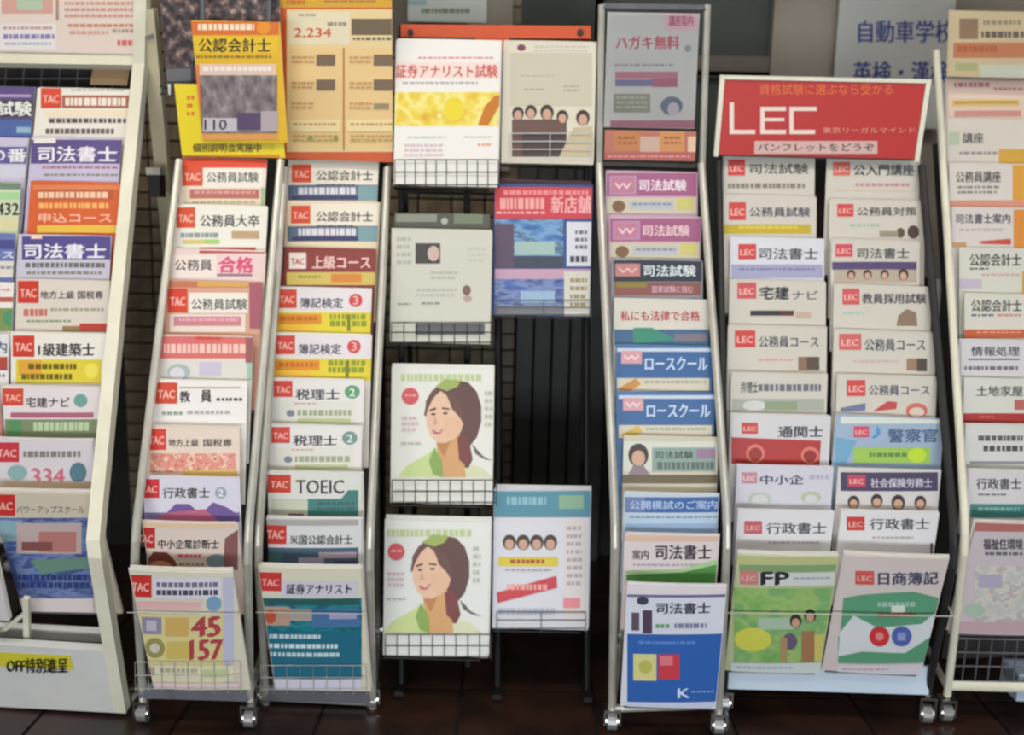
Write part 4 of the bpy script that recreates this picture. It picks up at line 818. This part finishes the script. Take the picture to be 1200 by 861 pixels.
L5(7, 731, 845, 578, 'c4d0dc', 'light blue pamphlet with a blue title band, eighth pocket of the framed-header rack', [
 ('r', 732, 582, 846, 600, '3c64a4'), ('r', 732, 582, 756, 599, '7080b0'), ('t', '公開模試のご案内', 738, 586, 840, 596, 'b4c8e8', .02), ('r', 733, 603, 845, 612, 'b8ccdc'), ('d', 738, 604, 842, 609, 1, '7c98b8'), ('r', 733, 613, 845, 626, '94b0d0', 'cover_picture')], lean=-1)
L5(8, 732, 846, 626, 'd8cccc', 'pale pamphlet with dark title over a green diagonal, ninth pocket of the framed-header rack', [
 ('r', 732, 627, 846, 634, 'd8b8a4'), ('t', '案内', 741, 644, 760, 655, '5c5464', .02), ('t', '司法書士', 768, 638, 833, 655, '544c5c', .025), ('d', 742, 660, 826, 665, 1, 'a8a8b0'), ('p', [(734, 673), (800, 670), (842, 661), (842, 683), (734, 683)], '4c8c44', 'cover_picture'), ('p', [(734, 668), (798, 666), (842, 655), (842, 661), (800, 670), (734, 673)], 'a4c890', 'cover_picture')], lean=-4)
s5, b5, h5 = L5(9, 735, 851, 685, 'd4d8e4', 'pamphlet with bright blue lower half and yellow and red squares, framed-header rack', [
 ('r', 735, 685, 851, 695, 'e0d8dc'), ('r', 735, 696, 851, 699, '74688c'), ('t', '司法書士', 769, 705, 832, 718, '5c5c70', .03), ('e', 753, 703, 7, 5, '3c3c54', 'cover_picture'), ('r', 740, 717, 749, 738, '5c4c60', 'cover_picture'), ('r', 753, 714, 764, 741, '4c3c54', 'cover_picture'), ('d', 768, 730, 784, 735, 1, '6c9c70', 'title_lettering', .9), ('d', 790, 729, 828, 736, 1, '8084a0', 'title_lettering', .8), ('r', 735, 742, 851, 822, '2b5fae'),  # thin grey-purple strip below the top edge is painted shade
 ('d', 748, 750, 816, 756, 1, '5c88cc'), ('r', 742, 765, 769, 796, 'd4d08c'), ('e', 756, 780, 8, 8, 'b8b85c'), ('r', 771, 765, 796, 794, 'c83c48'), ('r', 773, 767, 788, 778, 'd87880'), ('t', 'K', 794, 805, 808, 816, 'd4e0f4', .02), ('d', 810, 808, 836, 812, 1, '7c9cd4'), ('r', 735, 821, 851, 829, 'c4cce0')], bottom=828, lean=-9, spares=2)

# ------------------------------------------------------------------ rack 6: two columns under the red sign
R6 = Rack(985, 2.0, -3, 24, 18)
r6, A, B = rack(R6, 'wide dark pamphlet rack with two columns under a red header sign', ((842, 190), (850, 640), (849, 808)), ((1080, 194), (1120, 645), (1087, 811)), 'dark_steel', base=(853, 772, 1088, 807), base_mat='d2e2f2', ytop=110)
q = MB(); sh_ = Sheet(R6.H(844, 88, (965, 186), -10, .03), R6.H(1091, 93, (965, 186), -10, .03), R6.down(-10)); hh = -sh_.loc(965, 186)[1]
q.box((0, -hh, -.012), (.010, 0, .004), 'cream_steel'); q.box((sh_.w - .010, -hh, -.012), (sh_.w, 0, .004), 'cream_steel'); q.box((.008, -.008, -.012), (sh_.w - .008, 0, .004), 'cream_steel')
q.box((.008, -hh, -.012), (sh_.w - .008, -.008, -.002), 'dark_steel')
q.box((.04, -hh + .02, -.14), (.055, -hh + .035, -.012), 'dark_steel'); q.box((sh_.w - .055, -hh + .02, -.14), (sh_.w - .04, -hh + .035, -.012), 'dark_steel')
for i, v in enumerate(q.v): q.v[i] = tuple(sh_.M @ Vector(v))
wpart(q, 'sign_frame', r6)
sg = Sheet(sh_.O + sh_.ex * .0105 - sh_.ey * .009 + sh_.ez * .0, sh_.O + sh_.ex * (sh_.w - .0105) - sh_.ey * .009, -sh_.ey)
b = sg.body('sign_board', -sg.loc(965, 184)[1], .0015, 'bf2722'); tag(b, 'red header sign with large white Latin letters over the two-column rack', 'sign')
run(sg, [('t', '資格試験に選ぶなら受かる', 890, 98, 1046, 111, 'e8752a', .01), ('r', 855, 120, 860, 157, 'f4dcd0', 'title_lettering'), ('r', 855, 152, 885, 157, 'f4dcd0', 'title_lettering'),
 ('r', 891, 125, 896, 157, 'f4dcd0', 'title_lettering'), ('r', 891, 125, 921, 130, 'f4dcd0', 'title_lettering'), ('r', 891, 138, 919, 142, 'f4dcd0', 'title_lettering'), ('r', 891, 152, 921, 157, 'f4dcd0', 'title_lettering'),
 ('r', 925, 125, 930, 157, 'f4dcd0', 'title_lettering'), ('r', 925, 125, 957, 130, 'f4dcd0', 'title_lettering'), ('r', 925, 152, 955, 157, 'f4dcd0', 'title_lettering'),
 ('t', '東京リーガルマインド', 964, 149, 1072, 156, 'e8a090', .01), ('r', 884, 165, 1028, 180, 'dcb4ac'), ('t', 'パンフレットをどうぞ', 888, 168, 1024, 177, '4c4040', .02)]); sg.finish(b)
R6.group = 'pamphlets in the rack under the red sign'
def L6(row, x0, x1, y, paper, label, items, **k): return leaflet(R6, r6, row, 10, x0, x1, y, k.pop('bottom', None), paper, label, items, **k)
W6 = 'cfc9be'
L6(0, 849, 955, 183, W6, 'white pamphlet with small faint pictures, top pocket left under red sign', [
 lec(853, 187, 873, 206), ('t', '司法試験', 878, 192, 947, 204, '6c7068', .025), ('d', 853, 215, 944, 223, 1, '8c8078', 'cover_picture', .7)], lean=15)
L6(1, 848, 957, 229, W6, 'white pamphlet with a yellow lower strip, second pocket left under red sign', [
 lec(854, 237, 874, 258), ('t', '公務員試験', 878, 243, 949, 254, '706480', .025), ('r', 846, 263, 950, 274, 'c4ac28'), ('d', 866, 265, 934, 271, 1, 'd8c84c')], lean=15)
L6(2, 856, 966, 279, 'd8d8e0', 'white and lavender pamphlet, third pocket left under red sign', [
 lec(865, 286, 886, 304), ('t', '司法書士', 889, 291, 958, 304, '727a84', .025), ('r', 857, 310, 964, 326, 'a4a4c4'), ('d', 866, 314, 956, 320, 1, '8484ac')], lean=15)
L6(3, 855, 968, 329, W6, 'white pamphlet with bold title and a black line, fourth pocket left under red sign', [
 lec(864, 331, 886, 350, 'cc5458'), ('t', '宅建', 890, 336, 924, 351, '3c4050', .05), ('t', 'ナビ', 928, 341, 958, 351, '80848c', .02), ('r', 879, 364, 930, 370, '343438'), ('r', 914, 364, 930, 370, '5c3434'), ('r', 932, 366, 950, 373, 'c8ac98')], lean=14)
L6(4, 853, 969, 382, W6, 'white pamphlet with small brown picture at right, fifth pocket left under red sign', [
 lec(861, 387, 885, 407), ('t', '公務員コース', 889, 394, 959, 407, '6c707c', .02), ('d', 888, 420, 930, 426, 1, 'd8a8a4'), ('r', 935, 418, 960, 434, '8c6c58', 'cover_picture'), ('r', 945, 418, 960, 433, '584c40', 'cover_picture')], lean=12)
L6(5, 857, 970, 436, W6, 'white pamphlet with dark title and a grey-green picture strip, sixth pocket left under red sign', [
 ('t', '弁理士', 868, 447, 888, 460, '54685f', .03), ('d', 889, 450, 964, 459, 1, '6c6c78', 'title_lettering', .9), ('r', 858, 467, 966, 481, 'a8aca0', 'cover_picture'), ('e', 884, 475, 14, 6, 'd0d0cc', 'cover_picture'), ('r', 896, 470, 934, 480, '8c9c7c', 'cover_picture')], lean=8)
L6(6, 858, 974, 485, 'd4d2d4', 'pamphlet with a solid red band and two rings, seventh pocket left under red sign', [
 lec(869, 495, 888, 508), ('t', '通関士', 912, 499, 964, 512, '505864', .03), ('p', [(857, 512), (962, 516), (960, 545), (857, 543)], 'b0302c', 'cover_print'), ('e', 885, 531, 11, 11, 'd87868'), ('e', 885, 532, 8, 8, '9c2824'), ('e', 949, 533, 11, 10, 'd87868'), ('e', 949, 534, 8, 7, '94241f')], lean=4)
L6(7, 864, 977, 545, 'd4d2dc', 'pale lilac pamphlet with faint green arcs, eighth pocket left under red sign', [
 ('b', 'LEC', 869, 553, 887, 566, 'c88894', 'f0e0e0'), ('t', '中小企', 891, 556, 941, 567, '6a6a94', .03), ('d', 948, 556, 972, 566, 1, 'b8b4cc'), ('e', 890, 584, 14, 8, 'b8c8b8'), ('e', 890, 586, 10, 7, 'd4d4d4'), ('e', 950, 582, 12, 7, 'b8c4a4'), ('e', 950, 584, 8, 5, 'd4d4d4')], lean=-1)
L6(8, 865, 978, 597, 'e4e2e4', 'plain grey-white pamphlet with blue-grey title, ninth pocket left under red sign', [
 lec(872, 610, 893, 625, 'c8646c'), ('t', '行政書士', 898, 612, 968, 625, '707888', .02), ('d', 900, 634, 960, 638, 1, 'b8b4b8')], lean=-8)
s6, b6, h6 = L6(9, 864, 982, 650, 'c4cca0', 'green and yellow pamphlet with a family picture, bottom pocket left under red sign', [
 ('r', 862, 651, 983, 660, 'c4c88c'), ('r', 866, 661, 980, 669, '88a878'), lec(867, 668, 888, 684, 'd08484'), ('r', 889, 670, 978, 685, 'd8dcdc'), ('t', 'FP', 892, 669, 924, 684, '403c44', .05), ('d', 930, 675, 974, 680, 1, 'a8b0b8'), ('r', 860, 688, 978, 775, 'greenphoto', 'cover_picture'), ('r', 888, 722, 930, 736, 'b0c8b0', 'cover_picture'), ('e', 882, 748, 22, 14, 'd8d858', 'cover_picture'),
 ('f', 932, 726, 7), ('f', 949, 720, 7), ('e', 925, 750, 9, 10, '6c5c7c', 'cover_picture'), ('r', 939, 738, 954, 774, 'a87c58', 'cover_picture'), ('r', 914, 745, 922, 774, 'b09468', 'cover_picture'), ('r', 954, 742, 966, 774, 'd0c870', 'cover_picture'), ('r', 856, 775, 975, 790, 'd4dcdc'), ('d', 862, 779, 930, 784, 1, 'a8b8c0')], bottom=787, lean=-17, spares=2)
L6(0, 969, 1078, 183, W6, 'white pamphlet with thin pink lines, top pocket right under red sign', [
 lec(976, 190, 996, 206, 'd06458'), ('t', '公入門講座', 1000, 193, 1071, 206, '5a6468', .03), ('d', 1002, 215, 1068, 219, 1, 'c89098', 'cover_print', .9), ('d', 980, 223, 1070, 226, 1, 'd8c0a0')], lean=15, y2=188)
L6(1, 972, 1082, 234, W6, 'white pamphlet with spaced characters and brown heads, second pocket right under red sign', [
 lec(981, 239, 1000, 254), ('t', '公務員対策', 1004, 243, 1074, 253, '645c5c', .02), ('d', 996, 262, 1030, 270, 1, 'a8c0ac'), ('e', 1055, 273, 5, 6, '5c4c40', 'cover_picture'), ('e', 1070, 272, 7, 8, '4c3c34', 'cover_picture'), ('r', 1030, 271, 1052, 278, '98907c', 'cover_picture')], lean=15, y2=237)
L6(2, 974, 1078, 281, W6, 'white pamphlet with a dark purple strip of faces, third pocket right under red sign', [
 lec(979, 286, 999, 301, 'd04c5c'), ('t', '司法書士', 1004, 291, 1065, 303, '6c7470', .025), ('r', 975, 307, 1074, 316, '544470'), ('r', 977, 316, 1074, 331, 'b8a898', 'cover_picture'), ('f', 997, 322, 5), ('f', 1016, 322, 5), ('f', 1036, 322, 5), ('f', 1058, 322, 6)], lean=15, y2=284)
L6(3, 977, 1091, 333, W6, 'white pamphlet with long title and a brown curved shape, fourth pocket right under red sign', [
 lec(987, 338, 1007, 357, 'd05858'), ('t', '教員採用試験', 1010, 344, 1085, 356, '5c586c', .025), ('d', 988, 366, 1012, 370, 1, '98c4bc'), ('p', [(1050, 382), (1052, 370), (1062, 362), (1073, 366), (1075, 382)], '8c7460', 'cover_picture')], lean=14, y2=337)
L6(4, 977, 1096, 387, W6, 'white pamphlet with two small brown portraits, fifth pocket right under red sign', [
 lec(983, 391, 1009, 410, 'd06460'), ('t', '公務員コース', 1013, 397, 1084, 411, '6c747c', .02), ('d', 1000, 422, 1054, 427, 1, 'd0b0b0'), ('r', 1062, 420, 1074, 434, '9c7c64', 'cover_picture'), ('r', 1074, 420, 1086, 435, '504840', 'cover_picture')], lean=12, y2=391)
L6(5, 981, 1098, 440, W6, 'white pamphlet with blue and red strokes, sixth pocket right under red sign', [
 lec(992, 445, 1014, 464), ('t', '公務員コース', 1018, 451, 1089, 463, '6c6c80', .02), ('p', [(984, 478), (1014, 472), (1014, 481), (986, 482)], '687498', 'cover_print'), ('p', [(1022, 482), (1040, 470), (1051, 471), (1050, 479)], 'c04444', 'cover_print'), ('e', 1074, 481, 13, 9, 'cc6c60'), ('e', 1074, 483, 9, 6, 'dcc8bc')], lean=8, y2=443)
L6(6, 979, 1106, 486, '9cb0c8', 'light blue pamphlet with a bright green band, seventh pocket right under red sign', [
 ('r', 985, 488, 1104, 496, 'd8dcd4'), lec(1000, 499, 1018, 512, 'd04060'), ('t', '♪', 1022, 499, 1032, 513, '4c94cc', .03), ('t', '警察官', 1040, 502, 1098, 518, '4c6488', .03), ('p', [(979, 512), (1004, 516), (990, 544), (979, 544)], '6ca4c4', 'cover_picture'), ('r', 1000, 524, 1090, 542, '9cc450', 'cover_picture'), ('d', 1018, 530, 1068, 536, 1, '5c8834', 'title_lettering', .8), ('e', 1074, 533, 11, 9, 'bcdc2c', 'cover_picture')], lean=4, y2=492)
L6(7, 982, 1103, 550, 'd6d2d0', 'pamphlet with plum title band and small faces, eighth pocket right under red sign', [
 ('r', 985, 553, 1099, 575, '4c4060'), lec(993, 556, 1014, 570, 'c84460'), ('t', '社会保険労務士', 1020, 560, 1092, 571, 'd0ccd8', .02), ('f', 1000, 588, 7), ('f', 1027, 586, 7), ('f', 1052, 588, 8), ('f', 1078, 588, 7)], lean=-1, y2=553)
L6(8, 986, 1101, 598, 'e4e2e4', 'plain grey-white pamphlet with a red badge, ninth pocket right under red sign', [
 lec(992, 605, 1013, 621), ('t', '行政書士', 1019, 607, 1089, 620, '70747c', .02), ('d', 1022, 628, 1070, 633, 1, 'b8b4b4'), ('r', 1090, 636, 1093, 650, '585450')], lean=-8, y2=601)
s7, b7, h7 = L6(9, 988, 1112, 650, 'd8ccc8', 'pamphlet with a green ellipse and red and blue circles, bottom pocket right under red sign', [
 lec(1002, 668, 1024, 684, 'd45c58'), ('t', '日商簿記', 1029, 669, 1099, 684, '5c6490', .025), ('p', [(988, 700), (1008, 696), (1030, 694), (1070, 692), (1100, 700), (1098, 735), (984, 745)], '5ea07c', 'cover_picture'), ('r', 982, 745, 1092, 776, '5ea07c', 'cover_picture'), ('p', [(984, 740), (1000, 720), (1028, 734), (1080, 730), (1097, 716), (1092, 746), (1060, 764), (1010, 762), (982, 768)], 'dce0e4', 'cover_picture'), ('d', 1028, 704, 1072, 710, 1, 'a4c8b4', 'cover_print', .9), ('r', 1044, 708, 1060, 716, 'dce4d8', 'cover_picture'), ('d', 1028, 716, 1072, 722, 1, '9c4c48', 'title_lettering', .9),
 ('e', 1030, 744, 12, 12, 'd03840'), ('e', 1030, 744, 5, 5, 'e88c84'), ('e', 1056, 744, 12, 12, '5468b4'), ('t', '級', 1051, 739, 1061, 749, 'a4b0dc', .02), ('r', 980, 777, 1090, 792, 'dcd8e0'), ('d', 986, 781, 1040, 786, 1, 'c8a8b4')], bottom=789, lean=-17, spares=2, y2=655)
# thin retaining wire across both bottom pockets
q = MB(); a = s6.O + s6.ex * s6.loc(847, 712)[0] + s6.ey * s6.loc(847, 712)[1] + s6.ez * .016; c_ = s7.O + s7.ex * s7.loc(1114, 716)[0] + s7.ey * s7.loc(1114, 716)[1] + s7.ez * .016
q.tube([a, c_], .0016, 'silver', 6); q.tube([a, a - R6.nl * .05], .0016, 'silver', 6); q.tube([c_, c_ - R6.nl * .05], .0016, 'silver', 6); wpart(q, 'retaining_wire', r6)

# ------------------------------------------------------------------ rack 7: right edge
R7 = Rack(1140, 1.99, -2, 25, 18)
r7, A, B = rack(R7, 'cream wire pamphlet rack cut off by the right photo edge', ((1097, 60), (1132, 630), (1110, 814)), ((1330, 62), (1405, 640), (1340, 820)), 'cream_steel', ytop=150)
R7.group = 'pamphlets in the rack at the right edge'
def L7(row, x0, x1, y, paper, label, items, **k): return leaflet(R7, r7, row, 11, x0, x1, y, k.pop('bottom', None), paper, label, items, **k)
poster(R7, (1112, 12), (1325, 16), 92, 'dcc8a0', 'cream and orange header sheet in a plastic sleeve at the top right corner', [
 ('r', 1124, 22, 1146, 46, '9c7c60', 'cover_print'), ('d', 1152, 24, 1196, 34, 1, 'a8987c'), ('d', 1150, 37, 1200, 45, 1, '70645c', 'title_lettering', .9), ('r', 1117, 50, 1260, 68, 'd0845c'), ('d', 1122, 54, 1168, 62, 1, 'c0643c', 'title_lettering', .9), ('r', 1119, 74, 1145, 83, 'b8bc84'), ('r', 1148, 76, 1240, 92, 'd8dcc8')], off=.03, lean=10)
sl = Sheet(R7.H(1112, 8, (1218, 92), 10, .036), R7.H(1325, 12, (1218, 92), 10, .036), R7.down(10)); q = MB(); q.box((0, -sl.w * .42, 0), (sl.w, 0, .0012), 'acrylic'); o = q.build('plastic_sleeve', M=sl.M); tag(o, 'clear plastic sleeve over the cream header sheet at the top right corner', 'sleeve')
def jp(t, x0, x1, y0, y1, c): return ('t', t, x0, y0, x1, y1, c, .02)
L7(0, 1110, 1226, 92, 'dcc4b4', 'pink pamphlet with a yellow outlined box, top pocket at the right photo edge', [('d', 1118, 97, 1160, 103, 1, 'b07080', 'title_lettering', .9), ('d', 1164, 103, 1200, 110, 1, 'c08088'), ('r', 1116, 117, 1194, 125, 'd8b870'), ('r', 1118, 119, 1192, 122, 'b89448'), ('r', 1118, 130, 1196, 137, 'c88c84')], lean=15)
L7(1, 1110, 1228, 139, 'd4ccc0', 'grey-beige pamphlet with a dark character, second pocket at the right photo edge', [jp('講座', 1128, 1152, 156, 168, '6c6c70'), ('r', 1112, 155, 1124, 170, 'b4c0ac'), ('d', 1124, 178, 1168, 184, 1, '94888c'), ('r', 1170, 175, 1226, 194, 'd0a03c')], lean=15)
L7(2, 1112, 1230, 192, 'd6cec6', 'beige pamphlet with dark title over a pink strip, third pocket at the right photo edge', [jp('公務員講座', 1120, 1172, 201, 214, '645c5c'), ('d', 1122, 218, 1170, 230, 2, '8c8480'), ('r', 1108, 235, 1226, 243, 'd4907c'), ('r', 1186, 192, 1230, 235, 'd89c38')], lean=15)
L7(3, 1115, 1232, 244, 'd4ccc8', 'grey pamphlet with a red stroke at its foot, fourth pocket at the right photo edge', [jp('司法書士案内', 1120, 1183, 251, 262, '4c4858'), ('d', 1124, 268, 1176, 274, 1, 'b8b0ac'), ('p', [(1146, 283), (1184, 280), (1184, 287), (1150, 286)], 'c04c3c', 'cover_print'), ('r', 1112, 284, 1132, 290, 'c89c74'), ('r', 1187, 246, 1232, 291, 'd88a38')], lean=15)
L7(4, 1124, 1240, 291, 'd0d0c4', 'pale green-grey pamphlet with dark green title, fifth pocket at the right photo edge', [jp('公認会計士', 1136, 1196, 297, 312, '4c544c'), ('d', 1136, 314, 1160, 318, 1, '50504c'), ('d', 1150, 321, 1194, 326, 1, 'd0a4a0'), ('r', 1120, 327, 1150, 338, 'c0b4c8'), ('r', 1197, 318, 1240, 345, 'd89a44')], lean=14)
L7(5, 1130, 1244, 345, 'd4d0c4', 'cream pamphlet with grey title over an orange-red strip, sixth pocket at the right photo edge', [jp('公認会計士', 1138, 1197, 351, 365, '54544f'), ('d', 1138, 368, 1165, 373, 1, '6c688c'), ('d', 1168, 368, 1196, 373, 1, 'c88880'), ('r', 1120, 386, 1240, 396, 'c05c38'), ('d', 1144, 388, 1196, 393, 1, 'd88c78')], lean=13)
L7(6, 1126, 1248, 399, 'd0ccd0', 'lilac-grey pamphlet with blue title and underline, seventh pocket at the right photo edge', [jp('情報処理', 1138, 1194, 406, 417, '606478'), ('r', 1134, 420, 1194, 422, '6c6884'), ('d', 1130, 429, 1192, 434, 1, '746c74', 'title_lettering', .9)], lean=12)
L7(7, 1130, 1250, 442, 'd0d0c8', 'grey pamphlet with spaced characters and a red strip below at the right photo edge', [jp('土地家屋', 1144, 1198, 452, 464, '5c605c'), ('r', 1188, 468, 1248, 480, 'b8645c'), ('r', 1121, 484, 1250, 495, 'a82c2c'), ('d', 1148, 487, 1164, 492, 1, 'cc5c58')], lean=8, spares=0)
L7(8, 1132, 1252, 497, 'd0d0cc', 'grey-white pamphlet with two lines of small title, ninth pocket at the right photo edge', [('d', 1146, 510, 1198, 517, 1, '60585c', 'title_lettering', .9), ('d', 1152, 522, 1198, 529, 1, '4c484c', 'title_lettering', .9), ('r', 1136, 540, 1250, 543, '888898')], lean=4)
L7(9, 1136, 1256, 551, 'd2ced0', 'white pamphlet with a teal lower band, tenth pocket at the right photo edge', [jp('行政書士', 1144, 1196, 560, 573, '545868'), ('d', 1146, 578, 1180, 582, 1, '706c84'), ('r', 1137, 590, 1254, 606, '3f8480'), ('d', 1146, 594, 1194, 602, 1, '80b4ac')], lean=-2)
s8, b8, h8 = L7(10, 1144, 1260, 612, 'd4c8cc', 'large pale pink pamphlet with a soft lilac picture, bottom pocket at the right photo edge', [('r', 1138, 612, 1258, 622, 'c07470'), jp('福祉住環境', 1152, 1198, 630, 643, '585c70'), ('d', 1154, 646, 1198, 653, 1, '6c7080'), ('r', 1142, 662, 1250, 728, 'palephoto', 'cover_picture'), ('r', 1146, 672, 1174, 688, 'bcb4cc', 'cover_picture'), ('e', 1142, 714, 12, 8, 'b4ccb8', 'cover_picture'), ('r', 1120, 728, 1240, 741, 'd0b0b8')], bottom=744, lean=-17, spares=2)
# lower wire basket and shelf
q = MB()
for i in range(14):
    x = 1118 + i * 15; q.tube([R7.Lo(x, 748, .0), R7.Lo(x - 6, 800, .0)], .0016, 'grey_steel', 5)
for y in (748, 764, 780, 797): q.tube([R7.Lo(1112 + (800 - y) * .1, y, .0), R7.Lo(1330, y + 4, .0)], .0016, 'grey_steel', 5)
wpart(q, 'wire_basket', r7)
q = MB(); q.sweep([R7.Lo(1106, 800), R7.Lo(1340, 806)], R7.up, rect(.006, .006), 'cream_steel'); wpart(q, 'crossbar', r7)
q = MB(); a = R7.Lo(1235, 792, -.06); M = Matrix.Translation(a)
q.box((-.10, -.04, -.042), (.12, .04, .022), 'b4c4d8', M); o = q.build('paper_box'); tag(o, 'pale blue-white box lying low inside the rack at the right photo edge', 'box')

bpy.data.objects.remove(_to)
